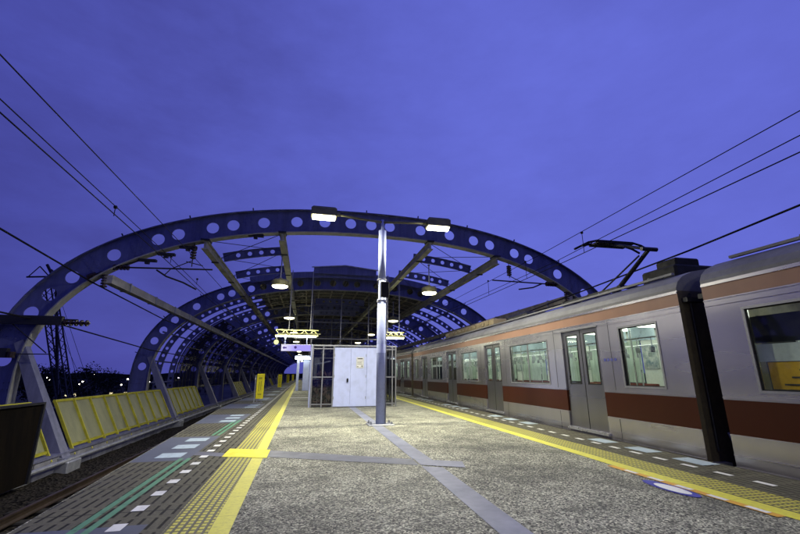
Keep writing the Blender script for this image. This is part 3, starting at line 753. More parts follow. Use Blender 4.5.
# ------------------------------------------------------------------ lamp post
def make_post():
    t = empty('lamp_post', 'tall silver double-armed lamp post standing on the platform before the booth', 'lamp post')
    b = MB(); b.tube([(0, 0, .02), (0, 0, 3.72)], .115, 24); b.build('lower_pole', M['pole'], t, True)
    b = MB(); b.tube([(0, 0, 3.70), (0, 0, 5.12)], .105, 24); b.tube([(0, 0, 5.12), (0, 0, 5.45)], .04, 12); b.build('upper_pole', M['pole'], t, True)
    b = MB(); b.box(-.33, .33, -.25, .25, .004, .03, .01)
    for x in (-.26, .26):
        for y in (-.18, .18): b.lathe([(.03, 0), (.03, .03), (.015, .03), (.015, .07)], (x, y, .03), 6)
    b.build('base_plate', M['steel'], t)
    b = MB(); b.box(-.05, .17, -.17, -.09, 3.2, 3.62, .01); b.tube([(-.12, -.1, 3.15), (-.12, -.1, 3.66)], .015, 6); b.build('control_box', M['black'], t)
    b = MB(); b.lathe([(.118, 0), (.135, 0), (.135, .05), (.118, .05)], (0, 0, 3.08), 24); b.lathe([(.11, 0), (.13, 0), (.13, .04), (.11, .04)], (0, 0, 3.68), 24); b.build('clamp_band', M['frame'], t)
    b = MB(); b.tube([(.125, -.03, .03), (.125, -.03, 3.2)], .014, 6)
    b.build('conduit', M['frame'], t)
    b = MB(); b.lathe([(.116, 0), (.12, 0), (.12, .22), (.116, .22)], (0, 0, 1.75), 24); b.build('label_band', M['white'], t)
    for sg, zz in ((-1, 5.50), (1, 5.46)):
        b = MB(); b.tube([(0, 0, 5.38), (sg * .5, 0, 5.42), (sg * 1.28, 0, zz)], .035, 10); b.tube([(sg * 1.2, 0, zz), (sg * 1.34, 0, zz)], .055, 10); arm = b.build('arm', M['shade'], t, True)
        b = MB(); x0, x1 = sg * 1.3, sg * 1.98
        xa, xb = min(x0, x1), max(x0, x1)
        b.add([(xa, -.17, zz - .10), (xb, -.17, zz - .10), (xb, .17, zz - .10), (xa, .17, zz - .10), (xa, -.17, zz + .10), (xb, -.17, zz + .10), (xb, .17, zz + .10), (xa, .17, zz + .10), (xa + .05, -.12, zz + .16), (xb - .05, -.12, zz + .16), (xb - .05, .12, zz + .16), (xa + .05, .12, zz + .16)],
              [(0, 1, 2, 3), (0, 1, 5, 4), (1, 2, 6, 5), (2, 3, 7, 6), (3, 0, 4, 7), (4, 5, 9, 8), (5, 6, 10, 9), (6, 7, 11, 10), (7, 4, 8, 11), (8, 9, 10, 11)])
        hd = b.build('lamp_head', M['shade'], t)
        b = MB(); V = []
        n = 8
        for i in range(n + 1):
            f = i / n; y = -.145 + .29 * f; dz = -.11 - .08 * math.sin(PI * f) ** .6
            V += [(xa + .04, y, zz + dz), (xb - .04, y, zz + dz)]
        b.add(V, [(2 * i, 2 * i + 1, 2 * i + 3, 2 * i + 2) for i in range(n)] + [tuple(2 * i for i in range(n + 1)), tuple(2 * i + 1 for i in range(n + 1))])
        b.build('lens', M['lens'], hd)
        area('lamp_light', ((xa + xb) / 2, 0, zz - .23), 500, .55, .28, WARM, hd)
    return t
post = make_post(); post.location = (1.87, 10.47, 0)
fill_post = copy_tree(post); fill_post.location = (1.4, -6.0, 0); fill_post['label'] = 'added double-armed lamp post, unseen behind the camera, lighting the foreground'  # out-of-view post added so that its lamps brighten the foreground
post['group'] = fill_post['group'] = 'double-armed lamp posts on the platform'

def make_hang():
    t = empty('hanging_lamp', '', 'lamp', group='lamps hanging from the roof beams')
    b = MB(); b.tube([(0, 0, .08), (0, 0, 1.05)], .022, 8); b.lathe([(.05, 0), (.05, .05)], (0, 0, 1.02), 10); b.build('rod', M['steel'], t)
    b = MB(); b.lathe([(.30, -.09), (.31, .07), (.27, .13), (.09, .16), (.04, .22)], (0, 0, 0), 24); s = b.build('shade', M['shade'], t, False)
    b = MB(); b.lathe([(.14, -.16), (.25, -.14), (.285, -.095)], (0, 0, 0), 24); b.build('lens', M['lens_dim'], s, True)
    area('lamp_light', (0, 0, -.22), 80, .4, .4, WARM, s)
    return t
hg = make_hang(); first = True
for k in range(11):
    y = 15 + 8.7 * k
    for sd, x in (('left', -1.12), ('right', 4.6)):
        xx = x if sd == 'left' else x + (0 if k == 0 else .35)
        o = hg if first else copy_tree(hg); first = False
        o.location = (xx if sd == 'right' else x, y, 4.45 if k < 2 else 4.45)
        o['label'] = ('nearest hanging lamp, %s of the lamp post' % sd) if k == 0 else '%s hanging lamp of the %s row' % (ORD[k], sd)

# ------------------------------------------------------------------ stair enclosure booth
def booth():
    t = empty('stair_enclosure', 'white panelled stair enclosure with glazed sides behind the lamp post', 'booth')
    x0, x1, x2, x3 = .22, 1.06, 3.04, 3.52; y0, y1 = 16.3, 24.0; zt = 2.25
    b = MB()
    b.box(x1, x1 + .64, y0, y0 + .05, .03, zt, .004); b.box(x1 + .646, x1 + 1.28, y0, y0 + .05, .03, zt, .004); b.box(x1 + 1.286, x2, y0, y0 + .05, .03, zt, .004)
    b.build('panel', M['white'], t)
    b = MB(); b.lathe([(.02, 0), (.02, .03)], (0, 0, 0), 10); b.box(x1 + .50, x1 + .56, y0 - .05, y0 - .002, .93, 1.07, .004); b.box(x1 + .49, x1 + .55, y0 - .075, y0 - .05, .99, 1.02)
    b.v = b.v[20:]; b.f = [tuple(i - 20 for i in f) for f in b.f[11 + 1:]] if False else [tuple(i - 20 for i in f) for f in b.f if min(f) >= 20]
    b.build('handle', M['black'], t)
    for xh in (x1 + .012, x1 + 1.25):
        for zh in (.35, 1.15, 1.95):
            b = MB(); b.tube([(xh, y0 - .012, zh - .05), (xh, y0 - .012, zh + .05)], .012, 8); b.build('hinge', M['steel'], t)
    b = MB(); b.box(x1 + .86, x1 + 1.16, y0 - .012, y0 - .002, 1.46, 1.88); n_ = b.build('notice', M['pwhite'], t)
    b = MB(); b.box(x1 + .91, x1 + 1.11, y0 - .016, y0 - .013, 1.81, 1.845)
    for i in range(3): b.box(x1 + .90, x1 + 1.10 - .03 * (i % 2), y0 - .016, y0 - .013, 1.70 - i * .045, 1.712 - i * .045)
    for (a0, b0) in ((.88, .885), (1.135, 1.14)): b.box(x1 + a0, x1 + b0, y0 - .016, y0 - .013, 1.47, 1.87)
    b.box(x1 + .885, x1 + 1.135, y0 - .0165, y0 - .0135, 1.47, 1.476); b.box(x1 + .885, x1 + 1.135, y0 - .0165, y0 - .0135, 1.77, 1.776)
    b.box(x1 + .90, x1 + .94, y0 - .016, y0 - .013, 1.50, 1.53); b.box(x1 + 1.07, x1 + 1.10, y0 - .016, y0 - .013, 1.50, 1.57)
    b.build('print', M['dark'], n_)
    b = MB()
    for x in (x0, x0 + .40, x1 - .03, x2 + .03, x2 + .34, x3): b.box(x - .025, x + .025, y0 - .01, y0 + .05, .0, zt + .04, .004)
    for z in (.12, 1.12, 2.2):
        for xa, xb in ((x0 + .03, x0 + .37), (x0 + .43, x1 - .06), (x2 + .06, x2 + .31), (x2 + .37, x3 - .03)): b.box(xa, xb, y0, y0 + .04, z - .02, z + .02)
    y = y0 + 1.2
    while y <= y1 + .1:
        for x in (x0, x3): b.box(x - .025, x + .025, y - .025, y + .025, 0, zt + .04)
        y += 1.1
    for x in (x0, x3):
        for z in (.1, 1.15, 2.25): b.box(x - .02, x + .02, y0 + .06, y1, z - .02, z + .02)
    b.build('frame', M['frame'], t)
    b = MB(); b.box(x0 - .075, x0 - .03, y0 + .1, y0 + .2, .0, zt + .12); b.box(x0 - .075, x0 - .03, y0 + 1.9, y0 + 2.1, 0, zt + .12); b.build('corner_post', M['white'], t)
    b = MB()
    for xa, xb in ((x0 + .03, x1 - .06), (x2 + .06, x3 - .03)): b.add([(xa, y0 + .02, .06), (xb, y0 + .02, .06), (xb, y0 + .02, zt), (xa, y0 + .02, zt)], [(0, 1, 2, 3)])
    for x in (x0, x3): b.add([(x, y0 + .06, .06), (x, y1, .06), (x, y1, zt), (x, y0 + .06, zt)], [(0, 1, 2, 3)])
    b.build('glazing', M['glassd'], t)
    # what stands inside: dark stairwell wall, handrails and cable trays
    b = MB(); b.box(x0 + .06, x3 - .06, y0 + 1.6, y0 + 1.7, .01, 1.0); b.box(x0 + .5, x3 - .3, y1 - .3, y1 - .2, .01, 2.1)
    b.build('stairwell_wall', M['darkpanel'], t)
    b = MB()
    for x in (x0 + .25, x0 + .62, x3 - .4): b.tube([(x, y0 + .5, .02), (x, y0 + .5, 1.0), (x, y0 + 3, .7)], .02, 8)
    b.tube([(x0 + .1, y0 + .6, 1.02), (x1, y0 + .6, 1.02)], .02, 8); b.tube([(x0 + .1, y0 + .8, 1.6), (x1 - .1, y0 + 1.1, 1.75)], .03, 8)
    b.build('handrail', M['steel'], t)
    b = MB()
    rr = random.Random(3)
    for i in range(150):   # brown flecks modelled in place of shrubby reflections in the glass
        zc = rr.uniform(.05, 1.3) ** 1.1; c = Vector((rr.uniform(x0 + .1, x1 - .12), y0 + rr.uniform(.15, .5), zc)); dd = Vector((rr.uniform(-1, 1), rr.uniform(-.5, .5), rr.uniform(-.3, 1))).normalized() * rr.uniform(.06, .16); e = Vector((dd.z, dd.x, -dd.y)) * .35
        b.add([c - dd, c + e, c + dd, c - e], [(0, 1, 2, 3)])
    M['refl'] = worn('reflection_brown', (.30, .17, .13), .8, 0, .5, 8); b.build('reflection_flecks', M['refl'], t)
    b = MB(); b.box(x0 - .03, x3 + .03, y0 - .02, y0 + .06, zt + .045, zt + .1); b.box(x0 - .03, x0 + .03, y0 + .07, y1, zt + .045, zt + .1); b.box(x3 - .03, x3 + .03, y0 + .07, y1, zt + .045, zt + .1); b.build('top_rail', M['steel'], t)
booth()
# far elevator / white pillars
fb = empty('lift_shaft', 'distant narrow white lift shaft left of the glazed enclosure', 'lift shaft')
b = MB(); b.box(-.75, -.55, 33.8, 34.0, 0, 2.5); b.box(-.25, .25, 34, 36, 0, 2.35, .02); b.build('wall', M['white'], fb)
b = MB(); b.box(-.95, .5, 33.6, 36.2, 2.52, 2.7, .02); b.build('roof', M['white'], fb)
b = MB(); b.box(-.9, .3, 33.5, 33.56, 2.4, 2.5); b.build('light_strip', M['tube'], fb)
# station building mass further under canopy
kb = empty('waiting_room', 'dark waiting room filling the platform beyond the enclosure', 'waiting room')
b = MB(); b.box(.6, 4.2, 36.6, 52, .0, 2.7, .03); b.build('wall', M['frame'], kb)
b = MB(); b.box(.9, 2.0, 36.55, 36.59, .9, 2.2); b.box(2.4, 3.7, 36.55, 36.59, .9, 2.2); b.build('window', M['glassd'], kb)

# sign gantries
M['gantry'] = worn('yellow_gantry_paint', (.82, .78, .36), .5, 0, .2, 5)
def gantry(label, xa, xb, y, sign, mir=1):
    t = empty('light_gantry', label, 'gantry', (xa, y, 0)); Wd = xb - xa
    b = MB(); b.box(0, Wd, -.02, .02, 3.16, 3.2); b.box(0, Wd, -.02, .02, 2.92, 2.96)
    n = 9
    for i in range(n): b.bar((Wd * i / n, 0, 2.95 if i % 2 else 3.17), (Wd * (i + 1) / n, 0, 3.17 if i % 2 else 2.95), .02, .03)
    b.build('lattice_beam', M['gantry'], t)
    b = MB(); b.box(.02, Wd * .95, -.12, -.06, 2.86, 2.90); b.build('fluorescent_tube', M['tube'], t)
    b = MB(); b.box(.0, Wd, -.13, -.05, 2.905, 2.94); b.box(.1, Wd + .1, .05, .09, 3.0, 3.05); b.build('tray', M['gantry'], t)
    b = MB()
    for x in (Wd * .3, Wd * .8): b.tube([(x, 0, 3.2), (x, 0, 6.0)], .02, 6)
    b.build('hanger', M['frame'], t)
    area('tube_light', (Wd / 2, -.1, 2.84), 26, Wd * .9, .05, (1, 1, .66), t)
    area('tube_uplight', (Wd / 2, -.3, 2.80), 30, Wd * .9, .05, (1, 1, .6), t, (math.radians(150), 0, 0))
    return t
gl_ = gantry('bright yellow light gantry over the left platform side above the hanging sign', -1.45, .45, 19, True)
gr_ = gantry('bright yellow light gantry right of the lamp post beside the train', 3.35, 4.5, 19, False)
gf = gantry('distant yellow light gantry in front of the white lift shaft', -1.3, .2, 30, False)
sg = empty('hanging_sign', 'white and violet backlit sign board hanging over the left platform side', 'sign', (-1.15, 18.8, 2.22))
b = MB(); b.box(0, 1.3, -.02, .1, 0, .3, .01); b.build('sign_case', M['frame'], sg)
b = MB(); b.add([(.01, -.03, .01), (1.29, -.03, .01), (1.29, -.03, .29), (.01, -.03, .29)], [(0, 1, 2, 3)]); b.build('sign_face', M['signface'], sg)
b = MB(); b.add([(.06, -.034, .15), (.14, -.034, .08), (.14, -.034, .12), (.24, -.034, .12), (.24, -.034, .18), (.14, -.034, .18), (.14, -.034, .22)], [(0, 1, 2, 3, 4, 5, 6)])
M['violet'] = worn('violet_ink', (.10, .05, .4), .5); b.build('arrow_mark', M['violet'], sg)
disc(0, 0, .07, .07, 0)
b = MB(); b.add([(.62 + .06 * math.cos(i * PI / 8), -.034, .17 + .06 * math.sin(i * PI / 8)) for i in range(16)], [tuple(range(16))]); b.build('round_mark', M['violet'], sg)
b = MB(); b.tube([(.15, .04, .3), (.15, .04, .74)], .025, 8); b.tube([(1.1, .04, .3), (1.1, .04, .74)], .025, 8); b.build('hanger', M['white'], sg)
ck = empty('round_lamp', 'small round glowing lamp hung from the left end of the yellow gantry', 'lamp', (-1.38, 18.9, 2.62))
b = MB(); b.lathe([(.02, -.11), (.08, -.08), (.11, 0), (.08, .08), (.02, .11)], (0, 0, 0), 16); b.build('globe', emit('round_lamp_glow', (.95, 1, .5), 1.1), ck, True)
b = MB(); b.tube([(0, 0, .1), (0, 0, .32)], .012, 6); b.build('stem', M['frame'], ck)

# yellow boards at the platform edge
def make_board():
    t = empty('yellow_board', '', 'safety board', group='yellow framed boards along the left platform edge')
    b = MB(); b.box(0, .48, -.03, .03, .18, .26); b.box(0, .48, -.03, .03, 1.17, 1.25); b.box(0, .07, -.03, .03, .262, 1.168); b.box(.41, .48, -.03, .03, .262, 1.168); b.box(.075, .405, -.01, .01, .265, 1.165)
    f = b.build('board', M['sign_yellow'], t)
    b = MB(); b.box(.12, .36, -.035, -.012, 1.02, 1.1); b.box(.14, .2, -.03, -.012, .5, .9); b.box(.27, .33, -.03, -.012, .55, .95); b.box(.12, .36, -.03, -.012, .34, .4)
    b.build('mark', M['yellow'], f)
    b = MB(); b.tube([(-.1, 0, 0), (-.1, 0, 1.2)], .03, 8); b.tube([(.1, 0, 0), (.1, 0, .2)], .02, 8); b.tube([(.38, 0, 0), (.38, 0, .2)], .02, 8); b.box(-.15, .45, -.08, .08, .0115, .03); b.build('stand', M['steel'], t)
    b = MB(); b.lathe([(.035, 0), (.035, .08)], (-.1, 0, 1.0), 8); b.build('reflector', M['pwhite'], t)
    return t
bd = make_board()
for k, (x, y) in enumerate(((-2.12, 19.6), (-2.3, 37), (-2.5, 58), (-2.5, 80))):
    o = bd if k == 0 else copy_tree(bd); o.location = (x, y, 0); o.rotation_euler.z = math.radians(-12); o.scale.x = .66
    o['label'] = '%s yellow framed board at the left platform edge' % ['nearest and largest', 'second', 'third', 'farthest'][k]

# ------------------------------------------------------------------ train
CL = 19.55     # body length
DOORS = [2.75, 7.55, 12.0 + .0, 16.8]
def grid_wall(mb, ys, zs, holes, x, depth):
    Y = sorted(set(ys)); Z = sorted(set(zs))
    def inside(y, z): return any(h[0] < y < h[1] and h[2] < z < h[3] for h in holes)
    for i in range(len(Y) - 1):
        for j in range(len(Z) - 1):
            if not inside((Y[i] + Y[i + 1]) / 2, (Z[j] + Z[j + 1]) / 2):
                mb.add([(x, Y[i], Z[j]), (x, Y[i + 1], Z[j]), (x, Y[i + 1], Z[j + 1]), (x, Y[i], Z[j + 1])], [(0, 1, 2, 3)])
    for a_, b_, c_, d_ in holes:
        for q in ([(a_, c_), (b_, c_)], [(b_, c_), (b_, d_)], [(b_, d_), (a_, d_)], [(a_, d_), (a_, c_)]):
            mb.add([(x, q[0][0], q[0][1]), (x, q[1][0], q[1][1]), (x + depth, q[1][0], q[1][1]), (x + depth, q[0][0], q[0][1])], [(0, 1, 2, 3)])
WB = 2.9
def openings():
    D = [(c - .66, c + .66, .08, 2.19) for c in DOORS]
    W = [(.55, 1.45, 1.0, 2.08)] + [(DOORS[i] + 1.35, DOORS[i + 1] - 1.35, 1.0, 2.05) for i in range(3)] + [(CL - 1.45, CL - .55, 1.0, 2.08)]
    return D, W
def make_car(panto=False, ac=(8.6, 14.5)):
    D, W = openings(); t = empty('train_car', '', 'train car', group='coupled cars of the commuter train')
    ZB, ZT = -.18, 2.55
    bands = [ZB, .40, .86, .90, 2.30, 2.50, ZT]
    for sgn, x, dp_ in ((0, 0., .07), (1, WB, -.07)):
        mb = MB(); ys = [0, CL] + [v for h in D + W for v in h[:2]]; zs = bands + [v for h in D + W for v in h[2:]]
        # split the wall mesh by colour band
        for (z0, z1, mat, nm) in ((ZB, .40, 'stain', 'skirt'), (.40, .86, 'brown', 'lower_stripe'), (.86, 2.30, 'stain', 'side_wall'), (2.30, 2.50, 'orange', 'upper_stripe'), (2.50, ZT, 'stain', 'gutter')):
            m2 = MB(); Y = sorted(set(ys)); Z = sorted(z for z in set(zs) if z0 <= z <= z1)
            for i in range(len(Y) - 1):
                for j in range(len(Z) - 1):
                    cy, cz = (Y[i] + Y[i + 1]) / 2, (Z[j] + Z[j + 1]) / 2
                    if not any(h[0] < cy < h[1] and h[2] < cz < h[3] for h in D + W):
                        m2.add([(x, Y[i], Z[j]), (x, Y[i + 1], Z[j]), (x, Y[i + 1], Z[j + 1]), (x, Y[i], Z[j + 1])], [(0, 1, 2, 3)])
            if nm == 'side_wall' or nm == 'skirt' or nm == 'lower_stripe':
                for a_, b_, c_, d_ in D + W:
                    cc, dd = max(c_, z0), min(d_, z1)
                    if cc >= dd: continue
                    for yq in (a_, b_): m2.add([(x, yq, cc), (x, yq, dd), (x + dp_, yq, dd), (x + dp_, yq, cc)], [(0, 1, 2, 3)])
                    if c_ >= z0 and c_ < z1: m2.add([(x, a_, c_), (x, b_, c_), (x + dp_, b_, c_), (x + dp_, a_, c_)], [(0, 1, 2, 3)])
                    if d_ > z0 and d_ <= z1: m2.add([(x, a_, d_), (x, b_, d_), (x + dp_, b_, d_), (x + dp_, a_, d_)], [(0, 1, 2, 3)])
            if nm == 'lower_stripe':
                cuts_ = [0] + [v for h in D for v in h[:2]] + [CL]
                for q in range(0, len(cuts_), 2):
                    ms = MB()
                    for f_ in m2.f:
                        vs_ = [m2.v[k_] for k_ in f_]
                        if all(cuts_[q] - 1e-6 <= v_[1] <= cuts_[q + 1] + 1e-6 for v_ in vs_): ms.add(vs_, [(0, 1, 2, 3)])
                    ms.build(nm, M[mat], t)
            else: m2.build(nm, M[mat], t)
        # beads, gutter rail, sills
        s_ = -1 if sgn == 0 else 1
        for z, h_ in ((.885, .012), (.385, .010), (2.285, .012), (2.515, .03), (2.20, .008), (.13, .01), (-.02, .01)):
            mb = MB()
            segs = []; cur = 0
            blk = sorted([h for h in D + W if h[2] - .02 < z < h[3] + .01])
            for h in blk: segs.append((cur, h[0] - .03)); cur = h[1] + .03
            segs.append((cur, CL))
            for a_, b_ in segs:
                mb.box(min(x, x + s_ * .012), max(x, x + s_ * .012), a_, b_, z - h_ / 2, z + h_ / 2)
            mb.build('bead', M['stain'], t)
        for c_ in D:          # doors: two leaves each
            dm = MB(); dm.box(min(x + dp_ * .6, x + dp_ * .6 + (.02 if sgn == 0 else -.02)), max(x + dp_ * .6, x + dp_ * .6 + (.02 if sgn == 0 else -.02)), (c_[0] + c_[1]) / 2 - .012, (c_[0] + c_[1]) / 2 + .012, c_[2], c_[3])
            door = dm.build('door', M['black'], t)
            for q in (0, 1):
                y0 = c_[0] + q * .66 + .013; y1 = y0 + .63; zb, zt = c_[2], c_[3]; g0, g1, g2, g3 = y0 + .12, y1 - .12, 1.02, 2.08
                lm = MB(); xd = x + dp_ * .6; xe = x + dp_ * .95
                ys_, zs_ = [y0, g0, g1, y1], [zb, g2, g3, zt]
                for xx in (xd, xe):
                    for i in range(3):
                        for j in range(3):
                            if i == 1 and j == 1: continue
                            lm.add([(xx, ys_[i], zs_[j]), (xx, ys_[i + 1], zs_[j]), (xx, ys_[i + 1], zs_[j + 1]), (xx, ys_[i], zs_[j + 1])], [(0, 1, 2, 3)])
                for (ya, za, yb, zb_) in ((g0, g2, g1, g2), (g1, g2, g1, g3), (g1, g3, g0, g3), (g0, g3, g0, g2), (y0, zb, y0, zt), (y1, zb, y1, zt)):
                    lm.add([(xd, ya, za), (xd, yb, zb_), (xe, yb, zb_), (xe, ya, za)], [(0, 1, 2, 3)])
                lm.build('door_leaf', M['doorst'], door)
                sl_ = MB(); so_ = -1 if sgn == 0 else 1; q0, q1 = min(xd, xd + so_ * .006), max(xd, xd + so_ * .006); e_ = .022
                for (ya, yb, za, zb2) in ((g0 - e_, g1 + e_, g2 - e_, g2), (g0 - e_, g1 + e_, g3, g3 + e_), (g0 - e_, g0, g2, g3), (g1, g1 + e_, g2, g3)): sl_.box(q0, q1, ya, yb, za, zb2)
                sl_.build('glass_seal', M['black'], door)
                gm = MB(); xg = (xd + xe) / 2; gm.add([(xg, g0, g2), (xg, g1, g2), (xg, g1, g3), (xg, g0, g3)], [(0, 1, 2, 3)]); gm.build('door_glass', M['glass'], door)
            if sgn == 0:
                sm = MB(); sm.box(-.045, -.001, c_[0] - .02, c_[1] + .02, .02, .075); sm.build('door_sill', M['steel2'], t)
        for c_ in D:
            for yq in (c_[0] - .34, c_[1] + .34):
                for za, zb2 in ((-.16, .38), (.91, 2.27)):
                    q = MB().box(min(x, x + s_ * .003), max(x, x + s_ * .003), yq - .004, yq + .004, za, zb2); q.build('panel_seam', M['black'], t)
            q = MB(); q.box(min(x, x + s_ * .02), max(x, x + s_ * .02), c_[0] - .02, c_[1] + .02, 2.195, 2.225); q.build('door_lintel', M['frame'], t)
        for c_ in W:
            ru = MB(); e = .015; a_, b_, z0, z1 = c_; xi_ = x + dp_ * .15
            for (ya, yb, za, zb2) in ((a_, b_, z0, z0 + e), (a_, b_, z1 - e, z1), (a_, a_ + e, z0 + e, z1 - e), (b_ - e, b_, z0 + e, z1 - e)): ru.box(min(xi_, xi_ + dp_ * .3), max(xi_, xi_ + dp_ * .3), ya, yb, za, zb2)
            ru.build('window_seal', M['black'], t)
            fm = MB(); xo = x + s_ * .010; x_in = x + dp_ * .4
            a_, b_, z0, z1 = c_; e = .035
            for (ya, yb, za, zb_) in ((a_ - e, b_ + e, z0 - e, z0), (a_ - e, b_ + e, z1, z1 + e), (a_ - e, a_, z0, z1), (b_, b_ + e, z0, z1)):
                fm.box(min(xo, x + s_ * .001), max(xo, x + s_ * .001), ya, yb, za, zb_)
            if b_ - a_ > 1.2: fm.box(min(x_in - .01, x_in + .01), max(x_in - .01, x_in + .01), (a_ + b_) / 2 - .025, (a_ + b_) / 2 + .025, z0, z1)
            wf = fm.build('window', M['frame'], t)
            gm = MB(); xg = x + dp_ * .5; gm.add([(xg, a_, z0), (xg, b_, z0), (xg, b_, z1), (xg, a_, z1)], [(0, 1, 2, 3)]); gm.build('glass', M['glass'], wf)
    # roof
    prof = [(0, ZT), (.0, 2.60), (.05, 2.70), (.16, 2.80), (.38, 2.895), (.75, 2.965), (1.45, 3.0)]; prof = prof + [(WB - x, z) for x, z in reversed(prof[:-1])]
    n = len(prof); mb = MB(); mb.add([(x, y, z) for y in (0, CL) for x, z in prof], [(i, i + 1, n + i + 1, n + i) for i in range(n - 1)] + [tuple(range(n)), tuple(range(n, 2 * n))])
    rf = mb.build('roof', M['roofgrey'], t, False)
    mb = MB()
    for x in (.30, WB - .30): mb.box(x - .03, x + .03, .3, CL - .3, 2.90, 2.94)
    for y in [1.0 + 1.45 * i for i in range(13)]: mb.box(.45, WB - .45, y, y + .03, 2.93, 3.012)
    mb.build('roof_rib', M['roofgrey'], rf)
    if ac:
        mb = MB(); a_, b_ = ac; mb.box(.55, WB - .55, a_, b_, 3.0, 3.27, .06)
        for i in range(12): mb.box(.52, .549, a_ + .3 + i * .45, a_ + .55 + i * .45, 3.06, 3.2)
        mb.build('air_conditioner', M['shadeb'], t)
        mb = MB(); mb.box(.7, WB - .7, a_ - 2.2, a_ - .8, 3.0, 3.22, .09); mb.build('roof_box', M['dark'], t)
    # ends
    for y, s_ in ((0, -1), (CL, 1)):
        mb = MB(); e = .012
        mb.add([(0, y, ZB), (.95, y, ZB), (.95, y, ZT - .0), (0, y, ZT)], [(0, 1, 2, 3)]); mb.add([(WB - .95, y, ZB), (WB, y, ZB), (WB, y, ZT), (WB - .95, y, ZT)], [(0, 1, 2, 3)])
        mb.add([(.95, y, 2.1), (WB - .95, y, 2.1), (WB - .95, y, ZT), (.95, y, ZT)], [(0, 1, 2, 3)])
        mb.build('end_wall', M['endw'], t)
        mb = MB()
        for i in range(5):
            yy = y + s_ * (.01 + i * .045); g_ = .03 if i % 2 else 0
            mb.box(.88 - g_, WB - .88 + g_, min(yy, yy + s_ * .04), max(yy, yy + s_ * .04), .02, 2.28 + g_)
        mb.build('gangway_bellows', M['black'], t)
        mb = MB(); mb.tube([(.18, y + s_ * .05, .1), (.18, y + s_ * .05, 2.5)], .018, 6); mb.box(.05, .4, min(y + s_ * .02, y + s_ * .12), max(y + s_ * .02, y + s_ * .12), 2.35, 2.42); mb.build('end_rail', M['dark'], t)
        mb = MB()
        for q in range(4): mb.tube([(.45 + q * .1, y + s_ * .02, .35), (.45 + q * .1, y + s_ * .14, .05), (.5 + q * .1, y + s_ * .2, -.12)], .022, 6)
        mb.box(.05, .3, min(y + s_ * .005, y + s_ * .12), max(y + s_ * .005, y + s_ * .12), -.17, -.05); mb.build('jumper_cable', M['steel'], t)
    # underframe & bogies
    mb = MB(); mb.box(.1, WB - .1, .1, CL - .1, -.35, .02); mb.box(.25, WB - .25, 5, 8, -.85, -.36); mb.box(.25, WB - .25, 9, 14.5, -.8, -.36); mb.build('underframe', M['dark'], t)
    for yc in (2.9, CL - 2.9):
        mb = MB(); mb.box(.35, .5, yc - 1.5, yc + 1.5, -.75, -.5); mb.box(WB - .5, WB - .35, yc - 1.5, yc + 1.5, -.75, -.5); mb.box(.5, WB - .5, yc - .25, yc + .25, -.7, -.4); bg_ = mb.build('bogie', M['dark'], t)
        for yw in (-1.05, 1.05):
            mb = MB()
            for xw in (WB / 2 - .534, WB / 2 + .534): mb.tube([(xw - .06, yc + yw, -.63), (xw + .06, yc + yw, -.63)], .42, 24)
            mb.tube([(WB / 2 - .6, yc + yw, -.63), (WB / 2 + .6, yc + yw, -.63)], .07, 10); mb.build('wheel', M['rail'], bg_)
    # interior
    mb = MB(); mb.box(.1, WB - .1, .08, CL - .08, .03, .07); mb.build('floor', M['intfloor'], t)
    mb = MB(); mb.box(.1, WB - .1, .08, CL - .08, 2.34, 2.38); 
    for xx in (.105, WB - .125):   # inner linings between the openings
        cur = .08
        for h in sorted(D + W): mb.box(xx, xx + .02, cur, h[0] - .04, .08, 2.33); cur = h[1] + .04
        mb.box(xx, xx + .02, cur, CL - .08, .08, 2.33)
        for h in W: mb.box(xx, xx + .02, h[0] - .04, h[1] + .04, .08, .97); mb.box(xx, xx + .02, h[0] - .04, h[1] + .04, 2.1, 2.33)
    mb.build('lining', M['int'], t)
    mb = MB()
    for xx in (.95, WB - .95):
        mb.box(xx - .06, xx + .06, .3, CL - .3, 2.29, 2.335)
    mb.build('ceiling_light', M['tube'], t)
    mb = MB()
    cuts = [.15] + [v for h in D for v in (h[0] - .2, h[1] + .2)] + [CL - .15]
    for i in range(0, len(cuts), 2):
        for xs0, xs1, xb in ((.14, .60, .14), (WB - .60, WB - .14, WB - .24)):
            mb.box(xs0, xs1, cuts[i], cuts[i + 1], .35, .52, .02); mb.box(xb, xb + .1, cuts[i], cuts[i + 1], .53, .98, .02)
    mb.build('seat', M['seatf'], t)
    mb = MB()
    for xx in (.62, WB - .62):
        mb.tube([(xx, .3, 1.92), (xx, CL - .3, 1.92)], .016, 6)
        for i in range(1, len(cuts) - 1): mb.tube([(xx, cuts[i], .4), (xx, cuts[i], 2.3)], .017, 6)
        for yq in [q * .38 + .6 for q in range(49)]:
            mb.tube([(xx, yq, 1.91), (xx, yq, 1.74)], .008, 4); mb.box(xx - .05, xx + .05, yq - .012, yq + .012, 1.63, 1.735)
    mb.build('grab_rail', M['steel2'], t)
    mb = MB(); rb = random.Random(9)
    for h in W + [(c_[0] - .02, c_[1] + .02, 1.0, 2.1) for c_ in D]:
        mb.box(WB - .155, WB - .145, h[0] - .03, h[1] + .03, rb.choice((1.0, 1.0, 1.0, 1.04)), 2.1)
    mb.build('window_blind', M['blind'], t)
    mb = MB()
    for i, c_ in enumerate(D):
        for e_ in (c_[0] - .62, c_[1] + .12):
            mb.box(WB - .14, WB - .13, e_, e_ + .5, 1.35, 1.95)
    mb.build('wall_advert', M['advert'], t)
    mb = MB(); rr = random.Random(5)
    for yq in [q * .9 + .7 for q in range(20)]: mb.box(WB / 2 - .35, WB / 2 + .35, yq, yq + .012, 1.98, 2.26)
    for xx in (.14, WB - .16):
        for yq in [q * 1.05 + .5 for q in range(18)]: mb.box(xx, xx + .012, yq, yq + .7, 2.1, 2.28)
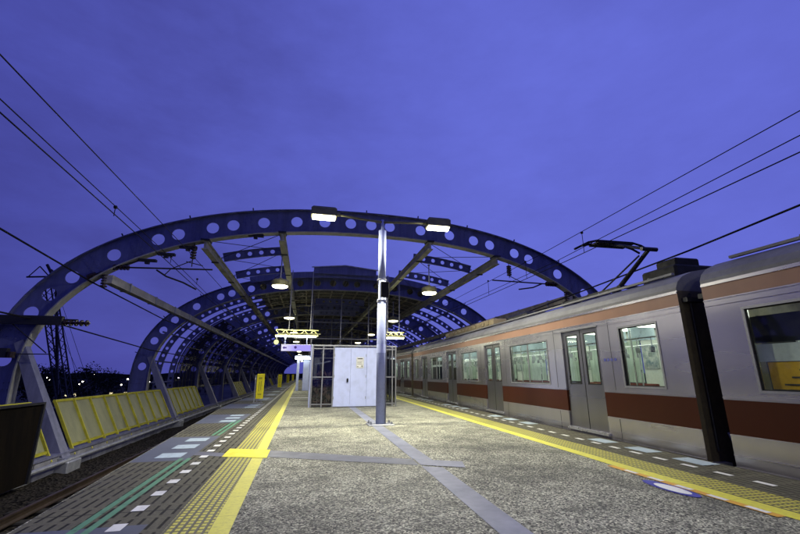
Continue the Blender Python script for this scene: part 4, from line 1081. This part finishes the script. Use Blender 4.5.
    mb.build('hanging_advert', M['pblue'], t)
    return t
M['steel2'] = worn('polished_rail', (.6, .6, .62), .3, .8, .1, 4)
M['shadeb'] = worn('beige_roof_unit', (.30, .24, .15), .55, 0, .3, 2)
M['endw'] = worn('grimy_end_wall', (.10, .085, .06), .5, .3, .4, 3)
car = make_car(); ANG = -math.atan(.03)
car.location = (5.9, 5.32, 0); car.rotation_euler.z = ANG
car['label'] = 'silver train car with pantograph and lit windows, behind the gap'
car_n = copy_tree(car); car_n.location = (5.86, 4.86 - CL, 0); car_n.rotation_euler.z = 0
car_n['label'] = 'nearest silver train car cut by the right edge, orange poster in its window'
car_f = copy_tree(car); car_f.location = (5.9 + .03 * (CL + .5), 5.32 + CL + .48, 0); car_f.rotation_euler.z = 0
car_f['label'] = 'farthest silver train car, beginning beside the booth'
car_g = copy_tree(car); car_g.location = (car_f.location.x, car_f.location.y + CL + .48, 0); car_g.rotation_euler.z = 0
car_g['label'] = 'last silver train car, almost hidden behind the third'
# pantograph on the middle car
pt = MB()
for x in (.75, WB - .75):
    pt.bar((x, 2.1, 3.08), (x, 4.3, 3.08), .06, .08)
for y in (2.15, 3.2, 4.25): pt.bar((.72, y, 3.1), (WB - .72, y, 3.1), .07, .07)
for x in (.75, WB - .75):
    for y in (2.2, 4.2): pt.lathe([(.05, 0), (.09, .02), (.05, .04), (.09, .06), (.05, .08)], (x, y, 2.95), 10)
panto = pt.build('pantograph', M['dark'], car)
b = MB(); b.tube([(WB / 2, 3.2, 3.15), (WB / 2, 1.9, 3.95)], .06, 10, r2=.045); b.tube([(WB / 2 - .3, 3.5, 3.12), (WB / 2 - .1, 2.1, 3.85)], .02, 8); b.build('lower_arm', M['dark'], panto)
b = MB(); b.tube([(WB / 2 - .15, 1.9, 3.95), (WB / 2 - .05, 3.0, 4.42)], .03, 8); b.tube([(WB / 2 + .15, 1.9, 3.95), (WB / 2 + .05, 3.0, 4.42)], .03, 8); b.tube([(WB / 2 - .2, 1.9, 3.95), (WB / 2 + .2, 1.9, 3.95)], .05, 8); b.build('upper_arm', M['dark'], panto)
b = MB()
for y in (2.9, 3.2):
    b.tube([(WB / 2 - .95, y, 4.30), (WB / 2 - .75, y, 4.40), (WB / 2 - .5, y, 4.46), (WB / 2 + .5, y, 4.46), (WB / 2 + .75, y, 4.40), (WB / 2 + .95, y, 4.30)], .028, 8)
b.box(WB / 2 - .5, WB / 2 + .5, 2.86, 3.24, 4.40, 4.44); b.build('contact_head', M['black'], panto)
b = MB(); b.box(.75, 1.75, .65, 1.5, 3.0, 3.24, .04); b.box(.95, 1.5, .8, 1.3, 3.24, 3.42, .03); b.build('arrester_box', M['black'], car)
# number marks on the side wall and poster in the near car
b = MB()
for i in range(4): b.box(-.006, -.002, 1.62 + i * .10, 1.68 + i * .10, 1.47, 1.52)
M['ink'] = worn('blue_ink', (.08, .09, .35), .5); b.build('car_mark', M['ink'], car)
b = MB(); b.box(.13, .14, CL - 1.30, CL - .6, 1.02, 1.36); pst = b.build('poster', M['poster'], car_n)
b = MB()
for i in range(3): b.box(.12, .128, CL - 1.2, CL - .75 - .1 * i, 1.07 + i * .09, 1.09 + i * .09)
b.build('poster_mark', M['endw'], pst)
b = MB(); b.box(.13, .14, CL - 1.5, CL - .5, 1.37, 1.60); b.build('blind', M['int'], car_n)
b = MB(); b.box(.14, .15, CL - 1.3, CL - .5, 1.62, 1.98); b.build('cab_partition', M['black'], car_n)

# ------------------------------------------------------------------ overhead wires
def wire(pts, r_, label, name='overhead_wire', group='overhead wires'):
    P_ = []
    for i in range(len(pts) - 1):
        a_, b_ = Vector(pts[i]), Vector(pts[i + 1]); n = 6
        for j in range(n): P_.append(a_ + (b_ - a_) * (j / n))
    P_.append(Vector(pts[-1]))
    return tag(MB().tube(P_, r_, 6).build(name, M['wire'], None, True), label, 'overhead wire', group)
wire([(-3.5, -12, 4.62), (-3.5, 5, 4.62), (-3.5, 12, 4.64), (-3.6, 23, 4.6), (-3.6, 100, 4.6)], .009, 'highest thin wire above the left track')
wire([(-4.1, -12, 4.8), (-4.1, 5.4, 4.68), (-4.1, 12, 4.56), (-4.1, 17.8, 4.35), (-4.1, 30, 4.4), (-4.1, 100, 4.4)], .009, 'upper of the paired wires above the left track')
wire([(-4.1, -12, 4.6), (-4.1, 5.4, 4.52), (-4.1, 12, 4.38), (-4.1, 17.8, 4.22), (-4.1, 30, 4.2), (-4.1, 100, 4.2)], .011, 'lower of the paired wires above the left track')
wire([(-6.6, -12, 5.0), (-6.55, 5, 4.42), (-6.5, 9.6, 4.2), (-6.4, 13.4, 3.88), (-6.5, 20.4, 3.65), (-6.5, 33, 3.7), (-6.5, 100, 3.7)], .022, 'thick feeder wire left of the track under the insulator')
wire([(-7.6, -12, 2.9), (-7.55, 11.8, 2.72), (-7.5, 14.7, 2.70), (-7.5, 22.1, 2.38), (-7.5, 33, 2.3), (-7.5, 100, 2.3)], .024, 'thick low cable along the outer left flank')
wire([(7.4, -12, 5.5), (7.4, 4, 5.25), (7.4, 11.5, 5.08), (7.4, 30, 5.0), (7.6, 100, 5.0)], .009, 'highest wire above the train')
wire([(7.2, -12, 5.0), (7.2, 4, 4.76), (7.4, 10.7, 4.62), (7.4, 30, 4.62), (7.6, 100, 4.6)], .009, 'middle wire above the train')
wire([(7.4, -12, 4.8), (7.4, 4, 4.6), (7.4, 10.2, 4.49), (7.4, 30, 4.44), (7.6, 100, 4.4)], .011, 'contact wire touching the pantograph')
wire([(9.0, -12, 4.9), (9.0, 5.2, 4.33), (9.0, 7.6, 4.15), (9.1, 16, 3.78), (9.2, 40, 3.7)], .022, 'thick feeder wire behind the train roof')
# droppers
for x, za, zb, ys_, lab in ((-4.1, 4.40, 4.60, (8.9, 12.6, 15.6), 'left'), (7.4, 4.50, 5.1, (9.3, 12.4, 15.5), 'right')):
    for i, y in enumerate(ys_):
        b = MB(); b.tube([(x, y, za), (x, y, zb)], .009, 5); b.lathe([(.03, 0), (.04, .03), (.03, .06)], (x, y, zb - .03), 8)
        tag(b.build('wire_dropper', M['wire']), '%s short dropper hanging between the wires above the %s track' % (['nearest', 'middle', 'farthest'][i], lab), 'dropper', 'wire droppers')
def insulator(mb, a_, b_, n=5, r0=.04, r1=.09):
    a_, b_ = Vector(a_), Vector(b_); pts = []
    for i in range(n):
        c = a_ + (b_ - a_) * ((i + .5) / n); d_ = (b_ - a_).normalized() * .02; mb.tube([c - d_, c + d_], r1, 10)
    mb.tube([a_, b_], r0, 8); return mb
# bracket arms hung from the first arch
def bracket(label, pts_main, drop, ins_, yb=YA - .05):
    t = empty('catenary_bracket', label, 'bracket')
    b = MB()
    for seg in pts_main: b.tube([(x, yb, z) for x, z in seg], .026, 8)
    for seg in drop: b.tube([(x, yb, z) for x, z in seg], .015, 6)
    b.build('arm', M['dark'], t)
    for (x0, z0, x1, z1) in ins_: insulator(MB(), (x0, yb, z0), (x1, yb, z1)).build('insulator', M['ins'], t)
    return t
bracket('thin bracket arm hung under the nearest arch above the left track', [[(-5.9, 4.36), (-3.1, 4.44)], [(-4.7, 4.34), (-4.4, 4.15), (-3.9, 3.98), (-3.5, 3.78)]], [[(-3.72, 5.28), (-3.72, 4.5)], [(-3.9, 4.66), (-3.4, 4.55)], [(-4.45, 4.2), (-4.3, 4.4)], [(-3.72, 4.7), (-4.3, 4.4)]],
        [(-3.72, 5.2, -3.72, 4.75), (-5.9, 4.36, -5.45, 4.375)])
bracket('thin bracket arm hung under the nearest arch above the train', [[(6.55, 4.6), (9.3, 4.56)], [(8.6, 4.57), (8.2, 4.4), (7.6, 4.3)]], [[(7.25, 5.28), (7.25, 4.72)], [(7.25, 4.8), (7.7, 4.6)]],
        [(7.25, 5.2, 7.25, 4.8), (8.75, 4.57, 9.2, 4.565), (9.6, 4.3, 9.6, 3.9)])
bracket('dark post insulator clamped under the left shoulder of the nearest arch', [[(-6.45, 4.05), (-5.2, 4.62)]], [[(-6.1, 4.1), (-6.1, 3.85)]], [(-6.05, 4.12, -6.05, 3.72), (-6.5, 4.0, -6.3, 4.1)])
t = bracket('heavy dark horizontal bracket arm crossing the left foot of the nearest arch', [[(-8.4, 2.62), (-6.2, 2.62)], [(-8.4, 2.72), (-6.4, 2.70)]], [[(-8.2, 1.75), (-6.9, 1.75)], [(-8.0, 2.6), (-7.0, 1.78)]], [(-6.75, 2.62, -6.1, 2.62), (-7.8, 1.8, -7.8, 1.65)], YA - .3)
b = MB(); b.box(-8.45, -6.75, YA - .36, YA - .24, 2.55, 2.8, .02); b.box(-8.1, -7.9, YA - .35, YA - .2, 1.65, 1.9); b.build('clamp_beam', M['dark'], t)
# small fittings along the underside of the first arch
for i, (x, z) in enumerate(((-5.0, 4.62), (-3.9, 5.12), (-1.9, 5.68), (-4.5, 4.85))):
    b = MB(); b.box(x - .25, x + .25, YA - .1, YA + .05, z - .02, z + .05); b.box(x - .06, x + .06, YA - .08, YA + .02, z - .1, z - .02)
    tag(b.build('clamp', M['dark']), ['dark clamp under the left shoulder of the nearest arch', 'dark clamp above the left bracket arm', 'dark clamp left of the top of the nearest arch', 'dark clamp beside the left insulator'][i], 'clamp')

# ------------------------------------------------------------------ far town, crane, trees
cr = empty('lattice_crane', 'tall lattice crane with a slanted boom far behind the left arch foot', 'crane')
def lattice(mb, a_, b_, wd_, n, r_=.12):
    a_, b_ = Vector(a_), Vector(b_); t_ = (b_ - a_).normalized(); u_ = Vector((0, 1, 0)); s_ = t_.cross(u_).normalized() * wd_ / 2; u_ = u_ * wd_ / 2
    C = [s_ + u_, s_ - u_, -s_ - u_, -s_ + u_]
    for c in C: mb.bar(a_ + c, b_ + c, r_ * 2, r_ * 2)
    for i in range(n):
        p0, p1 = a_ + (b_ - a_) * (i / n), a_ + (b_ - a_) * ((i + 1) / n)
        for j in range(4): mb.bar(p0 + C[j], p1 + C[(j + 1) % 4], r_, r_)
CRY = 80
b = MB(); lattice(b, (-44.9, CRY, 16.7), (-38.2, CRY, -4), 1.6, 16, .09); b.build('boom', M['dark'], cr)
b = MB(); b.bar((-43.6, CRY, 17.0), (-39.8, CRY, -2), .35, .35); b.build('leader', M['dark'], cr)
b = MB(); b.bar((-48.2, CRY, 17.6), (-44.0, CRY, 17.9), .2, .25); b.bar((-48, CRY, 17.6), (-46.6, CRY, 19.6), .12, .12); b.bar((-46.6, CRY, 19.6), (-44.6, CRY, 17.6), .16, .16); b.bar((-45.6, CRY, 20.0), (-43.9, CRY, 17.2), .35, .35); b.build('jib', M['dark'], cr)
b = MB(); b.tube([(-44.5, CRY, 17.2), (-35.5, CRY, -4)], .035, 5); b.tube([(-44.0, CRY, 17.2), (-33.8, CRY, -4)], .035, 5); b.tube([(-43.5, CRY, 12), (-34.2, CRY, -4)], .03, 5); b.build('cable', M['dark'], cr)
b = MB(); b.box(-40.5, -36, CRY - 1.5, CRY + 1.5, -7.6, -4, .2); b.box(-41, -35, CRY - 2, CRY + 2, -9, -7.6, .2); b.build('cabin', M['dark'], cr)

def make_tree(seed, h_, w_):
    rr = random.Random(seed); t = empty('tree', '', 'tree', group='dark trees of the town behind the fence')
    b = MB(); b.tube([(0, 0, 0), (.2, 0, h_ * .35), (0, .2, h_ * .75)], .45, 8, r2=.12)
    for i in range(6):
        an = rr.uniform(0, 2 * PI); z = h_ * rr.uniform(.3, .6); b.tube([(0, 0, z), (math.cos(an) * w_ * .3, math.sin(an) * w_ * .3, z + h_ * .2)], .16, 5, r2=.05)
    b.build('trunk', M['bark'], t)
    b = MB(); cl = []
    for i in range(26):
        an = rr.uniform(0, 2 * PI); q = rr.random() ** .5; zz = rr.uniform(.3, 1); sp = math.sqrt(max(0, 1 - ((zz - .55) / .5) ** 2)) if abs(zz - .55) < .5 else .1
        cl.append((Vector((math.cos(an) * q * sp * w_ / 2, math.sin(an) * q * sp * w_ / 2, zz * h_)), w_ * rr.uniform(.10, .2)))
    for c, rad in cl:
        for i in range(110):
            v = Vector((rr.gauss(0, 1), rr.gauss(0, 1), rr.gauss(0, .8))).normalized() * rad * rr.uniform(.5, 1.1); q = c + v
            e1 = Vector((rr.uniform(-1, 1), rr.uniform(-1, 1), rr.uniform(-1, 1))) * .28; e2 = Vector((rr.uniform(-1, 1), rr.uniform(-1, 1), rr.uniform(-1, 1))) * .28
            b.add([q, q + e1, q + e1 + e2, q + e2], [(0, 1, 2, 3)])
    b.build('crown', M['leaf'], t, fixn=False); return t
trs = [make_tree(i + 1, 9.5 + i, 9 + i) for i in range(3)]
spots = [(-62, 118, 1.25, 'broad dark tree just right of the crane foot'), (-56, 122, 1.15, 'dark tree second right of the crane foot'), (-51, 126, .95, 'smaller dark tree third right of the crane'), (-71, 116, 1.05, 'dark tree left of the crane foot behind the strut'),
         (-46, 130, .8, 'low dark tree at the right end of the near clump'), (-84, 170, .9, 'distant dark tree seen over the dark panel'), (-60, 190, .95, 'distant dark tree above the cream fence'), (-48, 200, 1.0, 'distant dark tree left of the second arch foot')]
for i, (x, y, s_, lab) in enumerate(spots):
    s_ *= .98
    o = trs[i] if i < 3 else copy_tree(trs[i % 3]); o.location = (x, y, -9); o.scale = (s_,) * 3; o.rotation_euler.z = i * 1.3; o['label'] = lab
# houses
rr = random.Random(11)
def house(x, y, w_, d_, h_, flat, lit, label):
    t = empty('town_house' if not flat else 'town_block', label, 'building', (x, y, -9), group='dark buildings of the town')
    MB().box(-w_ / 2, w_ / 2, 0, d_, 0, h_).build('wall', M['wall'], t)
    b = MB()
    if flat: b.box(-w_ / 2 - .3, w_ / 2 + .3, -.3, d_ + .3, h_ + .002, h_ + .5)
    else: b.add([(-w_ / 2 - .5, -.5, h_), (w_ / 2 + .5, -.5, h_), (w_ / 2 + .5, d_ + .5, h_), (-w_ / 2 - .5, d_ + .5, h_), (-w_ / 2, d_ / 2, h_ + 2.2), (w_ / 2, d_ / 2, h_ + 2.2)], [(3, 2, 1, 0), (0, 1, 5, 4), (2, 3, 4, 5), (1, 2, 5), (3, 0, 4)])
    b.build('roof', M['hroof'], t)
    n = int(w_ / 3); fl = int(h_ / 3)
    for f_ in range(fl):
        for i in range(n):
            x0 = -w_ / 2 + 1 + i * 3; on = rr.random() < lit
            MB().box(x0, x0 + 1.3, -.06, -.005, 1 + f_ * 3, 2.3 + f_ * 3).build('window', M['winlit'] if on else M['dark'], t)
names = ['low house', 'flat roofed block', 'wide gabled house', 'tall narrow block', 'gabled house', 'long flat block']
pos = [(-128, 205), (-118, 232), (-104, 215), (-94, 248), (-86, 222), (-79, 262), (-70, 238), (-64, 270), (-57, 245), (-132, 262), (-110, 285), (-98, 300)]
whr = ['at the far left', 'left of the crane', 'behind the crane foot', 'behind the broad tree', 'right of the broad tree', 'over the cream fence', 'above the fence middle', 'behind the distant tree', 'beside the second arch foot', 'farthest left', 'far back beyond the crane', 'far back beyond the trees']
for i, (x, y) in enumerate(pos):
    house(x, y, rr.uniform(9, 16), 9, rr.choice([5.5, 6, 6.5, 8.5]), i % 2, .25, 'dark %s with few lit windows %s' % (names[i % 6], whr[i]))
# far ridge line
b = MB(); V = []; n = 160
for i in range(n + 1):
    x = -900 + 1800 * i / n; z = -9 + 12.5 + 5 * noise.noise(Vector((x * .012, 0, 3))) + 2.5 * noise.noise(Vector((x * .06, 0, 7))); V += [(x, 620 - abs(x) * .1, -9), (x, 620 - abs(x) * .1, z), (x, 760, -9)]
b.add(V, [(3 * i, 3 * i + 1, 3 * i + 4, 3 * i + 3) for i in range(n)] + [(3 * i + 1, 3 * i + 2, 3 * i + 5, 3 * i + 4) for i in range(n)])
tag(b.build('hills', M['leaf']), 'low dark ridge along the horizon', 'hills', kind='structure')
# street lamps of the town
lp = empty('street_lamp', '', 'street lamp', group='lit street lamps scattered through the town')
MB().tube([(0, 0, 0), (0, 0, 6)], .08, 6).build('pole', M['dark'], lp)
MB().lathe([(.05, -.25), (.22, -.1), (.25, .05), (.1, .25)], (0, 0, 6.1), 8).build('lamp_head', M['town'], lp)
tl = [(-104, 190, 2.0, 1), (-100, 186, 1.6, 2), (-97.5, 189, 1.8, 2), (-88, 191, 1.7, .5), (-83.5, 183, 1.8, 1.6), (-79, 195, 1.5, 1.2), (-72, 193, 1.6, 2.4), (-66, 200, 1.4, 1), (-61, 196, 1.6, 1.6), (-56, 205, 1.7, 2.8), (-50, 203, 1.4, 1.5), (-119, 200, 1.3, 1.8), (-126, 196, 1.2, 1), (-92, 210, 1.3, 4.6), (-45, 210, 1.3, 2.2), (-69, 180, 1.1, .4), (-110, 210, 1.3, 3)]
wh = ['beside the strut of the nearest leg', 'just right of the nearest strut', 'in the bright cluster by the crane foot', 'low under the trees', 'mid way to the trees', 'at the foot of the tree clump', 'right of the tree clump', 'above the fence top', 'over the middle of the fence', 'bright over the fence', 'toward the second arch', 'left of the nearest strut', 'far left over the dark panel', 'high above the rooftops', 'nearest the second arch foot', 'dim just over the fence rail', 'between the arch and the strut']
for i, (x, y, s_, dz) in enumerate(tl):
    o = lp if i == 0 else copy_tree(lp); o.location = (x, y, -9 + dz); o.scale = (s_, s_, 1); o['label'] = 'small lit street lamp ' + wh[i]
    if dz: o.location.z = -9; o.scale = (s_, s_, (6 + dz) / 6)

# ------------------------------------------------------------------ render settings
scene.view_settings.view_transform = 'Standard'; scene.view_settings.look = 'None'; scene.view_settings.exposure = 0
scene.render.engine = 'CYCLES'
scene.cycles.use_denoising = True
scene.cycles.max_bounces = 8
scene.cycles.transparent_max_bounces = 24
scene.cycles.sample_clamp_indirect = 4
